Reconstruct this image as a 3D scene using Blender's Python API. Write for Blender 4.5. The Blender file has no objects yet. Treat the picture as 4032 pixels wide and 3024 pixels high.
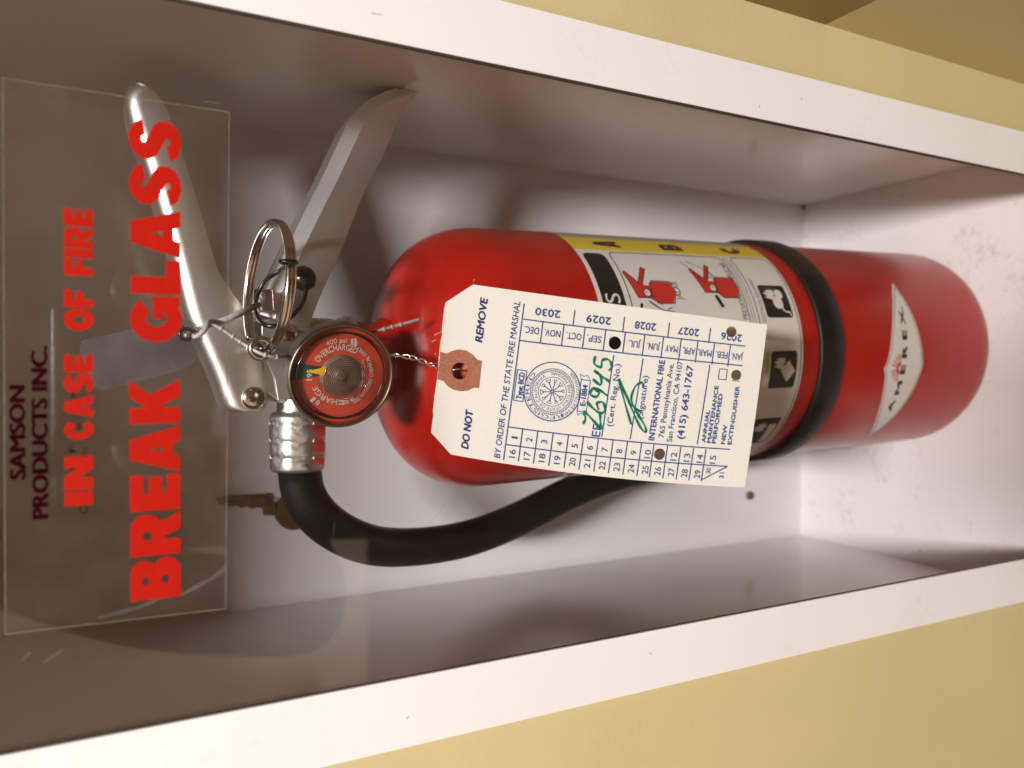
import bpy, bmesh, math, random
from mathutils import Vector, Matrix
random.seed(7)
S = 0.001                      # all numbers below are millimetres
PI = math.pi
scene = bpy.context.scene
COL = scene.collection

# ------------------------------------------------------------------ camera
cam_d = bpy.data.cameras.new('camera')
cam = bpy.data.objects.new('camera', cam_d)
COL.objects.link(cam)
R = Vector((0.00235198, -0.46484269, -0.88539016))
U = Vector((0.99984661, 0.01645978, -0.00598561))
F = Vector((-0.0173557, 0.88524028, -0.46481011))
m = Matrix((R, U, -F)).transposed().to_4x4()
m.translation = Vector((0, -0.226, 0))
cam.matrix_world = m
cam_d.sensor_width = 36
cam_d.lens = 36 * 3050.65 / 4032
cam_d.clip_start = 0.01
cam_d.clip_end = 100
cam_d.dof.use_dof = True
cam_d.dof.focus_distance = 0.283
cam_d.dof.aperture_fstop = 9.5
scene.camera = cam

# ------------------------------------------------------------------ world, lamps, exposure
world = bpy.data.worlds.new('World')
scene.world = world
world.use_nodes = True
bg = world.node_tree.nodes['Background']
bg.inputs[0].default_value = (0.68, 0.505, 0.345, 1)
bg.inputs[1].default_value = 1.22

def area(name, loc, target, sx, sy, power, col):
    d = bpy.data.lights.new(name, 'AREA')
    d.shape = 'RECTANGLE'; d.size = sx; d.size_y = sy; d.energy = power; d.color = col
    o = bpy.data.objects.new(name, d); COL.objects.link(o)
    o.location = loc
    o.rotation_euler = (Vector(target) - Vector(loc)).to_track_quat('-Z', 'Y').to_euler()
    return o
area('ceiling_lamp', (0.12, -0.90, 1.38), (0, 0.05, -0.2), 0.22, 0.40, 92, (1.0, 0.975, 0.97))
vs = scene.view_settings
vs.view_transform = 'Standard'; vs.look = 'None'; vs.exposure = 0; vs.gamma = 1
vs.use_curve_mapping = False
scene.cycles.max_bounces = 6
scene.cycles.diffuse_bounces = 3
scene.cycles.glossy_bounces = 3
scene.cycles.caustics_reflective = False
scene.cycles.caustics_refractive = False
scene.cycles.transparent_max_bounces = 14
scene.cycles.use_denoising = True

# ------------------------------------------------------------------ materials
def nt(name):
    mt = bpy.data.materials.new(name); mt.use_nodes = True
    n = mt.node_tree; b = n.nodes['Principled BSDF']
    return mt, n, b
def N(n, t, **kw):
    x = n.nodes.new(t)
    for k, v in kw.items():
        if k in x.inputs: x.inputs[k].default_value = v
        else: setattr(x, k, v)
    return x
def coords(n, scale=(1, 1, 1)):
    g = n.nodes.new('ShaderNodeNewGeometry')
    mp = n.nodes.new('ShaderNodeMapping'); mp.inputs['Scale'].default_value = scale
    n.links.new(g.outputs['Position'], mp.inputs['Vector'])
    return mp.outputs[0]
def noise(n, vec, scale, detail=4, rough=0.55):
    x = N(n, 'ShaderNodeTexNoise', Scale=scale, Detail=detail, Roughness=rough)
    n.links.new(vec, x.inputs['Vector']); return x.outputs['Fac']
def ramp(n, fac, p0, c0, p1, c1):
    r = n.nodes.new('ShaderNodeValToRGB')
    e = r.color_ramp.elements
    e[0].position = p0; e[0].color = c0; e[1].position = p1; e[1].color = c1
    n.links.new(fac, r.inputs[0]); return r.outputs[0]
def bump(n, b, h, strength, dist):
    x = N(n, 'ShaderNodeBump', Strength=strength, Distance=dist)
    n.links.new(h, x.inputs['Height']); n.links.new(x.outputs[0], b.inputs['Normal'])
def c4(c): return (c[0], c[1], c[2], 1)
def mixc(n, fac, a, bcol):
    x = N(n, 'ShaderNodeMix', data_type='RGBA')
    n.links.new(fac, x.inputs[0])
    for sock, v in ((x.inputs[6], a), (x.inputs[7], bcol)):
        if hasattr(v, 'links'): n.links.new(v, sock)
        else: sock.default_value = c4(v)
    return x.outputs[2]
def plain(name, col, rough=0.5, metal=0.0, var=0.12, scale=400, bumpd=0.0, coat=0.0, spec=0.5):
    mt, n, b = nt(name)
    v = coords(n)
    f = noise(n, v, scale)
    lo = [max(0, x * (1 - var)) for x in col]; hi = [min(1, x * (1 + var)) for x in col]
    n.links.new(ramp(n, f, 0.3, c4(lo), 0.7, c4(hi)), b.inputs['Base Color'])
    b.inputs['Roughness'].default_value = rough; b.inputs['Metallic'].default_value = metal
    b.inputs['Coat Weight'].default_value = coat
    b.inputs['Specular IOR Level'].default_value = spec
    if bumpd: bump(n, b, noise(n, v, scale * 1.7), 1.0, bumpd)
    return mt

# painted sheet metal: slightly uneven gloss, faint scuffs
def painted(name, col, rough, dirt=0.0, dirtcol=(0.30, 0.20, 0.13), speck=0.0):
    mt, n, b = nt(name)
    v = coords(n)
    base = ramp(n, noise(n, v, 9, 3), 0.3, c4([x * 0.96 for x in col]), 0.7, c4(col))
    if dirt:
        big = noise(n, v, 26, 5, 0.6); fine = noise(n, v, 260, 4, 0.7)
        mu = N(n, 'ShaderNodeMath', operation='MULTIPLY'); n.links.new(big, mu.inputs[0]); n.links.new(fine, mu.inputs[1])
        fac = ramp(n, mu.outputs[0], 0.29, (0, 0, 0, 1), 0.43, (dirt, dirt, dirt, 1))
        base = mixc(n, fac, base, dirtcol)
    if speck:
        sp = ramp(n, noise(n, v, 130, 2, 0.4), 0.75, (0, 0, 0, 1), 0.80, (speck, speck, speck, 1))
        base = mixc(n, sp, base, (0.10, 0.065, 0.045))
    n.links.new(base, b.inputs['Base Color'])
    n.links.new(ramp(n, noise(n, v, 60, 4), 0.3, (rough * .93,) * 3 + (1,), 0.75, (rough * 1.1,) * 3 + (1,)), b.inputs['Roughness'])
    bump(n, b, noise(n, v, 900, 2), 0.25, 0.00003)
    return mt
M = {}
M['white_paint'] = painted('white_paint', (0.79, 0.765, 0.755), 0.42, dirt=0.10, speck=0.10)
M['inner_paint'] = painted('inner_paint', (0.79, 0.772, 0.775), 0.15)
M['floor_paint'] = painted('floor_paint', (0.80, 0.765, 0.765), 0.45, dirt=0.32, speck=0.25)
# wall: eggshell paint with roller stipple
mt, n, b = nt('wall_paint'); v = coords(n)
n.links.new(ramp(n, noise(n, v, 14, 4), 0.3, c4((0.53, 0.435, 0.225)), 0.7, c4((0.57, 0.47, 0.245))), b.inputs['Base Color'])
b.inputs['Roughness'].default_value = 0.6
bump(n, b, noise(n, v, 420, 4), 0.4, 0.0002); M['wall'] = mt
M['carpet'] = plain('brown_carpet', (0.075, 0.05, 0.04), 0.95, var=0.4, scale=120)
M['wall_dark'] = plain('wall_upper_brown', (0.25, 0.17, 0.062), 0.6, scale=40)  # flat darker brown for the upper part of the right wall
# red enamel
mt, n, b = nt('red_enamel'); v = coords(n)
base = ramp(n, noise(n, v, 30, 3), 0.3, c4((0.385, 0.007, 0.002)), 0.7, c4((0.42, 0.009, 0.003)))
sp = ramp(n, noise(n, v, 520, 2, 0.4), 0.765, (0, 0, 0, 1), 0.80, (0.3, 0.3, 0.3, 1))
n.links.new(base, b.inputs['Base Color'])
n.links.new(ramp(n, noise(n, v, 40, 2), 0.3, (0.29,) * 3 + (1,), 0.75, (0.34,) * 3 + (1,)), b.inputs['Roughness'])
b.inputs['Specular IOR Level'].default_value = 0.36
b.inputs['Coat Weight'].default_value = 0.22; b.inputs['Coat Roughness'].default_value = 0.16
M['red'] = mt
# brushed / polished metals
def metal(name, col, rough, brush=(1, 1, 1), amt=0.35, bd=0.00004):
    mt, n, b = nt(name); v = coords(n, brush)
    f = noise(n, v, 500, 4, 0.65); g = noise(n, coords(n), 70, 4)
    n.links.new(ramp(n, g, 0.3, c4([x * 0.95 for x in col]), 0.7, c4(col)), b.inputs['Base Color'])
    b.inputs['Metallic'].default_value = 1
    n.links.new(ramp(n, f, 0.25, (rough * (1 - amt),) * 3 + (1,), 0.75, (rough * (1 + amt),) * 3 + (1,)), b.inputs['Roughness'])
    return mt
M['lever_metal'] = metal('polished_aluminium', (0.92, 0.91, 0.905), 0.36, (1, 1, 1), amt=.04)
M['brushed'] = metal('brushed_aluminium', (0.92, 0.925, 0.935), 0.37, (1, 1, 1), amt=.03)
M['cast'] = metal('satin_aluminium', (0.80, 0.79, 0.77), 0.36)
M['chrome'] = metal('worn_steel', (0.66, 0.60, 0.53), 0.17, amt=0.5)
M['rim_metal'] = metal('dark_nickel', (0.30, 0.26, 0.21), 0.42, amt=.08)
M['wire_metal'] = metal('galvanised_wire', (0.80, 0.79, 0.75), 0.24)
M['brass'] = metal('tarnished_brass', (0.42, 0.29, 0.12), 0.38)
# rubber with dust
mt, n, b = nt('black_rubber'); v = coords(n)
d = ramp(n, noise(n, v, 260, 3, 0.5), 0.70, (0, 0, 0, 1), 0.82, (0.4, 0.4, 0.4, 1))
n.links.new(mixc(n, d, (0.006, 0.0055, 0.005), (0.06, 0.05, 0.042)), b.inputs['Base Color'])
b.inputs['Roughness'].default_value = 0.42; b.inputs['Specular IOR Level'].default_value = 0.3; bump(n, b, noise(n, v, 500, 3), 0.3, 0.0001); M['rubber'] = mt
M['black_plastic'] = plain('black_plastic', (0.008, 0.008, 0.008), 0.28, var=0.2)
M['strap_black'] = plain('strap_rubber', (0.006, 0.005, 0.005), 0.45, var=0.3, scale=120, spec=0.25)
M['grey_plastic'] = plain('grey_nylon', (0.42, 0.40, 0.39), 0.4)
M['card'] = plain('manila_card', (0.72, 0.685, 0.61), 0.8, var=0.03, scale=900, bumpd=0.00004, spec=0.2)
mt, n, b = nt('tag_card'); v = coords(n)
base = ramp(n, noise(n, v, 900, 3), 0.3, c4((0.71, 0.685, 0.625)), 0.7, c4((0.74, 0.715, 0.65)))
st_ = ramp(n, noise(n, v, 38, 5, 0.6), 0.52, (0, 0, 0, 1), 0.78, (0.22, 0.22, 0.22, 1))
n.links.new(mixc(n, st_, base, (0.60, 0.50, 0.36)), b.inputs['Base Color'])
b.inputs['Roughness'].default_value = 0.82; b.inputs['Specular IOR Level'].default_value = 0.2
bump(n, b, noise(n, v, 1500, 3), 0.6, 0.00004); M['card'] = mt
M['patch'] = plain('fibre_patch', (0.34, 0.135, 0.085), 0.85, var=0.30, scale=1600, bumpd=0.00005, spec=0.2)
M['blue_ink'] = plain('blue_ink', (0.028, 0.07, 0.235), 0.8, var=0.22, scale=1500, spec=0.1)
M['violet_ink'] = plain('violet_ink', (0.03, 0.03, 0.14), 0.8, var=0.22, scale=1500, spec=0.1)
M['green_ink'] = plain('green_marker', (0.0, 0.155, 0.085), 0.6, var=0.45, scale=700, spec=0.1)
M['label_white'] = plain('label_white', (0.72, 0.68, 0.635), 0.40, var=0.03, scale=80)
M['label_grey'] = plain('label_grey', (0.40, 0.37, 0.31), 0.45, var=0.5, scale=900)
M['outline_grey'] = plain('outline_grey', (0.13, 0.12, 0.10), 0.45)
M['label_yellow'] = plain('label_yellow', (0.74, 0.56, 0.03), 0.40, var=0.04)
M['label_black'] = plain('label_black', (0.012, 0.011, 0.009), 0.38, var=0.2)
M['label_red'] = plain('label_red', (0.55, 0.03, 0.02), 0.40, var=0.05)
M['dial_red'] = plain('dial_red', (0.52, 0.055, 0.026), 0.5, var=0.06)
M['dial_green'] = plain('dial_green', (0.012, 0.062, 0.030), 0.5, var=0.1)
M['dial_white'] = plain('dial_white', (0.62, 0.52, 0.46), 0.5, var=0.1)
M['dial_olive'] = plain('dial_olive', (0.17, 0.105, 0.07), 0.45, var=0.2)
M['lens_groove'] = plain('lens_groove', (0.075, 0.05, 0.038), 0.25, var=0.2)
M['needle_yellow'] = plain('needle_yellow', (0.80, 0.46, 0.005), 0.45, var=0.05)
M['sticker_red'] = plain('sticker_red', (0.40, 0.007, 0.001), 0.6, var=0.06, scale=200, spec=0.15)
M['sign_maroon'] = plain('maroon_ink', (0.022, 0.0015, 0.0025), 0.9, spec=0.0, var=0.25, scale=600)
M['dark_gasket'] = plain('gasket', (0.035, 0.03, 0.02), 0.6)

M['screw_brown'] = plain('rusty_screw', (0.11, 0.075, 0.04), 0.6, var=0.5, scale=500)

# clear acrylic: transparent with view-angle gloss and a film of dust
def clear(name, tint, refl, power=5.0, dust=0.0, rough=0.02, dustcol=(0.5, 0.42, 0.36)):
    mt = bpy.data.materials.new(name); mt.use_nodes = True; n = mt.node_tree
    n.nodes.clear()
    out = n.nodes.new('ShaderNodeOutputMaterial')
    tr = N(n, 'ShaderNodeBsdfTransparent', Color=c4(tint))
    gl = N(n, 'ShaderNodeBsdfGlossy', Roughness=rough)
    lw = N(n, 'ShaderNodeLayerWeight', Blend=0.5)
    pw = N(n, 'ShaderNodeMath', operation='POWER'); n.links.new(lw.outputs['Facing'], pw.inputs[0]); pw.inputs[1].default_value = power
    ma = N(n, 'ShaderNodeMath', operation='MULTIPLY_ADD'); n.links.new(pw.outputs[0], ma.inputs[0])
    ma.inputs[1].default_value = 1 - refl; ma.inputs[2].default_value = refl
    mx = n.nodes.new('ShaderNodeMixShader'); n.links.new(ma.outputs[0], mx.inputs[0])
    n.links.new(tr.outputs[0], mx.inputs[1]); n.links.new(gl.outputs[0], mx.inputs[2])
    last = mx
    if dust:
        df = N(n, 'ShaderNodeBsdfDiffuse', Color=c4(dustcol))
        f = noise(n, coords(n), 45, 6, 0.65)
        fac = ramp(n, f, 0.35, (dust * .15,) * 3 + (1,), 0.8, (dust,) * 3 + (1,))
        m2 = n.nodes.new('ShaderNodeMixShader'); n.links.new(fac, m2.inputs[0])
        n.links.new(mx.outputs[0], m2.inputs[1]); n.links.new(df.outputs[0], m2.inputs[2]); last = m2
    n.links.new(last.outputs[0], out.inputs[0]); return mt
M['acrylic'] = clear('clear_acrylic', (0.985, 0.98, 0.975), 0.043, dust=0.010)
M['film'] = clear('clear_film', (0.97, 0.96, 0.95), 0.012, dust=0.06, rough=0.15)
M['film_edge'] = plain('film_edge', (0.14, 0.11, 0.09), 0.6, var=0.3, scale=300)
M['film_white'] = clear('whitish_smear', (0.95, 0.95, 0.95), 0.0, dust=0.11, dustcol=(0.75, 0.72, 0.70))
M['film_bar'] = clear('pale_bar', (0.97, 0.97, 0.97), 0.0, dust=0.14, dustcol=(0.75, 0.72, 0.70))
M['scratch'] = plain('scratch', (0.50, 0.44, 0.40), 0.6)
M['tag_plastic'] = clear('frosted_tag_plastic', (0.80, 0.80, 0.83), 0.03, dust=0.5, dustcol=(0.27, 0.26, 0.29))
M['lens'] = clear('gauge_lens', (0.99, 0.985, 0.98), 0.022)

# ------------------------------------------------------------------ mesh helpers
def link(name, me, mat, parent=None):
    o = bpy.data.objects.new(name, me); COL.objects.link(o)
    if mat is not None: me.materials.append(M[mat])
    if parent is not None:
        o.parent = parent
        o.matrix_parent_inverse = WORLD[parent.name].inverted()
    WORLD[o.name] = Matrix.Identity(4)
    return o
WORLD = {}
def mesh(name, verts, faces, mat, parent=None, smooth=False, mods=()):
    me = bpy.data.meshes.new(name)
    me.from_pydata([Vector(v) * S for v in verts], [], faces)
    me.validate(); me.update()
    bm = bmesh.new(); bm.from_mesh(me)
    bmesh.ops.recalc_face_normals(bm, faces=bm.faces); bm.to_mesh(me); bm.free()
    if smooth:
        for p in me.polygons: p.use_smooth = True
    o = link(name, me, mat, parent)
    for k in mods:
        if k[0] == 'bevel':
            x = o.modifiers.new('bevel', 'BEVEL'); x.width = k[1] * S; x.segments = k[2]; x.limit_method = 'ANGLE'; x.angle_limit = math.radians(35)
        if k[0] == 'solid':
            x = o.modifiers.new('solid', 'SOLIDIFY'); x.thickness = k[1] * S; x.offset = k[2]
        if k[0] == 'sub':
            x = o.modifiers.new('sub', 'SUBSURF'); x.levels = k[1]; x.render_levels = k[1]
        if k[0] == 'smooth':
            for p in me.polygons: p.use_smooth = True
            x = o.modifiers.new('ws', 'WEIGHTED_NORMAL') if False else None
    return o
def thing(name, loc, label, cat, group=None):
    o = bpy.data.objects.new(name, None); COL.objects.link(o)
    o.location = Vector(loc) * S; o.empty_display_size = 0.02
    o['label'] = label; o['category'] = cat
    if group: o['group'] = group
    WORLD[o.name] = Matrix.Translation(Vector(loc) * S)
    return o
def structure(o): o['kind'] = 'structure'; return o

def box(x0, x1, y0, y1, z0, z1):
    v = [(x, y, z) for x in (x0, x1) for y in (y0, y1) for z in (z0, z1)]
    f = [(0, 1, 3, 2), (4, 6, 7, 5), (0, 4, 5, 1), (2, 3, 7, 6), (0, 2, 6, 4), (1, 5, 7, 3)]
    return v, f
def join(*parts):
    V, Fc = [], []
    for v, f in parts:
        k = len(V); V += list(v); Fc += [tuple(i + k for i in q) for q in f]
    return V, Fc
def frame_of(d):
    d = d.normalized(); a = Vector((0, 0, 1)) if abs(d.z) < 0.9 else Vector((1, 0, 0))
    x = d.cross(a).normalized(); return x, d.cross(x).normalized()
def catmull(pts, n=8):
    P = [Vector(p) for p in pts]; P = [2 * P[0] - P[1]] + P + [2 * P[-1] - P[-2]]
    out = []
    for i in range(1, len(P) - 2):
        for k in range(n):
            t = k / n
            out.append(0.5 * ((2 * P[i]) + (P[i + 1] - P[i - 1]) * t + (2 * P[i - 1] - 5 * P[i] + 4 * P[i + 1] - P[i + 2]) * t * t + (3 * P[i] - P[i - 1] - 3 * P[i + 1] + P[i + 2]) * t ** 3))
    out.append(P[-2]); return out
def tube(path, rad, seg=12, closed=False):
    P = [Vector(p) for p in path]; V, Fc = [], []
    x, y = frame_of(P[1] - P[0]); n = len(P)
    for i in range(n):
        d = ((P[(i + 1) % n] - P[i - 1]) if closed else (P[min(i + 1, n - 1)] - P[max(i - 1, 0)])).normalized()
        x = (x - d * x.dot(d)).normalized(); y = d.cross(x)
        r = rad[i] if isinstance(rad, (list, tuple)) else rad
        for k in range(seg):
            a = 2 * PI * k / seg; V.append(P[i] + (x * math.cos(a) + y * math.sin(a)) * r)
    for i in range(n if closed else n - 1):
        j = (i + 1) % n
        for k in range(seg): Fc.append((i * seg + k, i * seg + (k + 1) % seg, j * seg + (k + 1) % seg, j * seg + k))
    if not closed:
        Fc.append(tuple(range(seg))); Fc.append(tuple((n - 1) * seg + k for k in range(seg)))
    return V, Fc
def lathe(profile, C, ax, ex, seg=64, cap0=False, cap1=False):
    # profile: (radius, height along ax); C centre; ax axis; ex a direction square to it
    ax = Vector(ax).normalized(); ex = Vector(ex); ex = (ex - ax * ex.dot(ax)).normalized(); ey = ax.cross(ex); C = Vector(C)
    V, Fc = [], []
    for r, h in profile:
        for k in range(seg):
            a = 2 * PI * k / seg; V.append(C + ax * h + (ex * math.cos(a) + ey * math.sin(a)) * r)
    for i in range(len(profile) - 1):
        for k in range(seg): Fc.append((i * seg + k, i * seg + (k + 1) % seg, (i + 1) * seg + (k + 1) % seg, (i + 1) * seg + k))
    if cap0: Fc.append(tuple(range(seg)))
    if cap1: Fc.append(tuple((len(profile) - 1) * seg + k for k in range(seg)))
    return V, Fc

# flat shapes (text, outlines with holes) as triangulated 2-D meshes, then mapped onto a surface
def curve2d(loops, subdiv=0):
    cu = bpy.data.curves.new('t', 'CURVE'); cu.dimensions = '2D'; cu.fill_mode = 'BOTH'
    for lp in loops:
        s = cu.splines.new('POLY'); s.points.add(len(lp) - 1); s.use_cyclic_u = True
        for p, q in zip(s.points, lp): p.co = (q[0], q[1], 0, 1)
    o = bpy.data.objects.new('t', cu); COL.objects.link(o)
    me = o.to_mesh(); V = [(v.co.x, v.co.y) for v in me.vertices]; Fc = [tuple(p.vertices) for p in me.polygons]
    o.to_mesh_clear(); bpy.data.objects.remove(o); bpy.data.curves.remove(cu)
    return V, Fc
def text2d(body, x0, x1, y0, y1, bold=0.0, shear=0.0, res=3, fit_h=True):
    """text whose capitals fill the box x0..x1, y0..y1 (y1 is the cap height side)"""
    cu = bpy.data.curves.new('t', 'FONT'); cu.body = body; cu.offset = bold; cu.shear = shear; cu.resolution_u = res
    cu.fill_mode = 'BOTH'
    o = bpy.data.objects.new('t', cu); COL.objects.link(o); bpy.context.view_layer.update()
    me = o.to_mesh(); V = [(v.co.x, v.co.y) for v in me.vertices]; Fc = [tuple(p.vertices) for p in me.polygons]
    o.to_mesh_clear(); bpy.data.objects.remove(o); bpy.data.curves.remove(cu)
    xs = [v[0] for v in V]; a, b_ = min(xs), max(xs)
    cap = 0.73 + bold; base = -bold
    return [(x0 + (x - a) / (b_ - a) * (x1 - x0), y0 + (y - base) / (cap - base) * (y1 - y0)) for x, y in V], Fc
def circle(cx, cy, r, n=32): return [(cx + r * math.cos(2 * PI * k / n), cy + r * math.sin(2 * PI * k / n)) for k in range(n)]
def ring2d(cx, cy, r, w, n=48):
    a = circle(cx, cy, r + w / 2, n); b_ = circle(cx, cy, r - w / 2, n)
    return a + b_, [(k, (k + 1) % n, n + (k + 1) % n, n + k) for k in range(n)]
def line2d(x0, y0, x1, y1, w, n=1):
    d = Vector((x1 - x0, y1 - y0)); L = d.length; d /= L; nn = Vector((-d.y, d.x)) * w / 2
    V, Fc = [], []
    for k in range(n + 1):
        c = Vector((x0, y0)) + d * L * k / n; V += [tuple(c + nn), tuple(c - nn)]
    return V, [(2 * k, 2 * k + 1, 2 * k + 3, 2 * k + 2) for k in range(n)]
def poly2d(pts, w, closed=False):
    out = []
    for i in range(len(pts) - (0 if closed else 1)):
        a, b_ = pts[i], pts[(i + 1) % len(pts)]
        if (a[0] - b_[0]) ** 2 + (a[1] - b_[1]) ** 2 > 1e-9: out.append(line2d(*a, *b_, w))
    return join(*out)
def stroke2d(pts, w, n=6):
    P = catmull([(p[0], p[1], 0) for p in pts], n); V, Fc = [], []
    for i, p in enumerate(P):
        d = (P[min(i + 1, len(P) - 1)] - P[max(i - 1, 0)]); d = d.normalized() if d.length else Vector((1, 0, 0))
        k = w / 2 * (0.85 + 0.25 * math.sin(i * 0.7))
        V += [(p.x - d.y * k, p.y + d.x * k), (p.x + d.y * k, p.y - d.x * k)]
    return V, [(2 * i, 2 * i + 1, 2 * i + 3, 2 * i + 2) for i in range(len(P) - 1)]
def rrect(x0, x1, y0, y1, r, n=5):
    out = []
    for cx, cy, a0 in ((x1 - r, y1 - r, 0), (x0 + r, y1 - r, 90), (x0 + r, y0 + r, 180), (x1 - r, y0 + r, 270)):
        for k in range(n + 1):
            a = math.radians(a0 + 90 * k / n); out.append((cx + r * math.cos(a), cy + r * math.sin(a)))
    return out
def bend(shape, R0, phi0, cw=True, inward=False):
    """bend flat text onto an arc: x is arc length (already in mm), y height; phi measured from up, clockwise"""
    V, Fc = shape; out = []
    for x, y in V:
        if not inward: a = phi0 + x / R0; r = R0 + y
        else: a = phi0 - x / R0; r = R0 - y
        out.append((r * math.sin(a), r * math.cos(a)))
    return out, Fc
def mapped(name, shape, fn, mat, parent):
    V, Fc = shape
    me = bpy.data.meshes.new(name)
    me.from_pydata([Vector(fn(*v)) * S for v in V], [], Fc); me.update()
    return link(name, me, mat, parent)
def layered(name, layers, mat, parent):
    V, Fc = [], []
    for (v2, f2), fn in layers:
        k = len(V); V += [Vector(fn(*p)) * S for p in v2]; Fc += [tuple(i + k for i in q) for q in f2]
    me = bpy.data.meshes.new(name); me.from_pydata(V, [], Fc); me.update()
    return link(name, me, mat, parent)
def shift(shape, dx, dy): return [(x + dx, y + dy) for x, y in shape[0]], shape[1]
def refine(shape, maxlen, steps=6):
    """split long edges so a flat shape can follow a curved surface"""
    bm = bmesh.new(); V, Fc = shape
    vs_ = [bm.verts.new((x, y, 0)) for x, y in V]
    for f in Fc:
        try: bm.faces.new([vs_[i] for i in f])
        except ValueError: pass
    bmesh.ops.triangulate(bm, faces=bm.faces)
    for _ in range(steps):
        es = [e for e in bm.edges if abs(e.verts[0].co.x - e.verts[1].co.x) > maxlen]
        if not es: break
        bmesh.ops.subdivide_edges(bm, edges=es, cuts=1); bmesh.ops.triangulate(bm, faces=bm.faces)
    bm.verts.index_update()
    r = [(v.co.x, v.co.y) for v in bm.verts], [tuple(v.index for v in f.verts) for f in bm.faces]
    bm.free(); return r

# heavy block capitals drawn as outlines (unit box, x right, y up)
def arcp(cx, cy, rx_, ry_, a0, a1, n=10): return [(cx + rx_ * math.cos(math.radians(a0 + (a1 - a0) * k / n)), cy + ry_ * math.sin(math.radians(a0 + (a1 - a0) * k / n))) for k in range(n + 1)]
def glyph(ch):
    if ch == 'I': return [[(0, 0), (1, 0), (1, 1), (0, 1)]]
    if ch == 'L': return [[(0, 0), (1, 0), (1, .30), (.50, .30), (.50, 1), (0, 1)]]
    if ch == 'E': return [[(0, 0), (1, 0), (1, .27), (.50, .27), (.50, .37), (.95, .37), (.95, .63), (.50, .63), (.50, .73), (1, .73), (1, 1), (0, 1)]]
    if ch == 'F': return [[(0, 0), (.46, 0), (.46, .34), (.93, .34), (.93, .60), (.46, .60), (.46, .72), (1, .72), (1, 1), (0, 1)]]
    if ch == 'N': return [[(0, 0), (.36, 0), (.36, .50), (.60, 0), (1, 0), (1, 1), (.64, 1), (.64, .52), (.40, 1), (0, 1)]]
    if ch == 'A': return [[(0, 0), (.34, 0), (.385, .14), (.615, .14), (.66, 0), (1, 0), (.71, 1), (.29, 1)], [(.445, .36), (.5, .62), (.555, .36)]]
    if ch == 'K': return [[(0, 0), (.36, 0), (.36, .28), (.42, .37), (.60, 0), (1, 0), (.66, .60), (.98, 1), (.60, 1), (.36, .66), (.36, 1), (0, 1)]]
    if ch == 'B': return [[(0, 0), (.62, 0)] + arcp(.66, .28, .34, .28, -90, 45) + [(.83, .53)] + arcp(.62, .745, .32, .255, -30, 90) + [(0, 1)], arcp(.46, .31, .10, .085, 0, 324, 9) , arcp(.45, .70, .10, .075, 0, 324, 9)]
    if ch == 'R': return [[(0, 0), (.37, 0), (.37, .32), (.44, .32), (.60, 0), (1, 0), (.80, .38)] + arcp(.62, .68, .36, .32, -55, 90) + [(0, 1)], arcp(.46, .66, .11, .10, 0, 324, 9)]
    if ch == 'O': return [arcp(.5, .5, .5, .52, 0, 348, 29), arcp(.5, .5, .17, .19, 0, 342, 19)]
    if ch == 'C': return [arcp(.5, .5, .5, .52, 38, 322, 26) + [(.70, .40)] + arcp(.52, .5, .18, .21, -40, -320, 16)[1:] + [(.70, .60)]]
    if ch == 'G': return [arcp(.5, .5, .5, .52, 36, 300, 24) + [(.80, .02), (1, .02), (1, .56), (.50, .56), (.50, .36), (.66, .36)] + [(.60, .29)] + arcp(.50, .5, .17, .21, -75, -322, 14) ]
    if ch == 'S':
        return [[(.04, .20), (.40, .27)] + [(.44, .20), (.52, .19), (.58, .23), (.56, .29), (.40, .36)] + [(.16, .46), (.05, .60), (.05, .76), (.16, .92), (.36, 1.01), (.60, 1.02), (.82, .95), (.95, .82), (.96, .74), (.60, .69), (.57, .77), (.50, .79), (.44, .76), (.45, .70), (.60, .63), (.84, .54), (.97, .42), (.98, .24), (.88, .09), (.68, 0), (.40, -.02), (.16, .05)]]

# ================================================================== setting: the two walls
ZT, ZB = 150.0, -459.0            # inside top and floor of the cabinet
XL, XR = -122.0, 122.5            # inside faces of its sides
YB = 184.0                        # inside face of its back
WY = 2.8                          # wall plane
w = 2500
hx0, hx1, hz0, hz1 = -114.5, 117.5, ZB - 11, ZT + 11
ov = [(-w, WY, -1300), (145.2, WY, -1300), (145.2, WY, 1400), (-w, WY, 1400)]
iv = [(hx0, WY, hz0), (hx1, WY, hz0), (hx1, WY, hz1), (hx0, WY, hz1)]
structure(mesh('wall_back', ov + iv, [(0, 1, 5, 4), (1, 2, 6, 5), (2, 3, 7, 6), (3, 0, 4, 7)], 'wall'))
structure(mesh('wall_right', [(145.2, WY, -1300), (145.2, -1600, -1300), (145.2, -1600, -268), (145.2, WY, -268)], [(0, 1, 2, 3)], 'wall'))
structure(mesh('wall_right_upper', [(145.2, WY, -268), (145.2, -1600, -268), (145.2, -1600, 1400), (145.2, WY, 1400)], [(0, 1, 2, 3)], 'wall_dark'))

structure(mesh('floor', [(-w, WY, -1300), (145.2, WY, -1300), (145.2, -4000, -1300), (-w, -4000, -1300)], [(0, 1, 2, 3)], 'carpet'))

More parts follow.
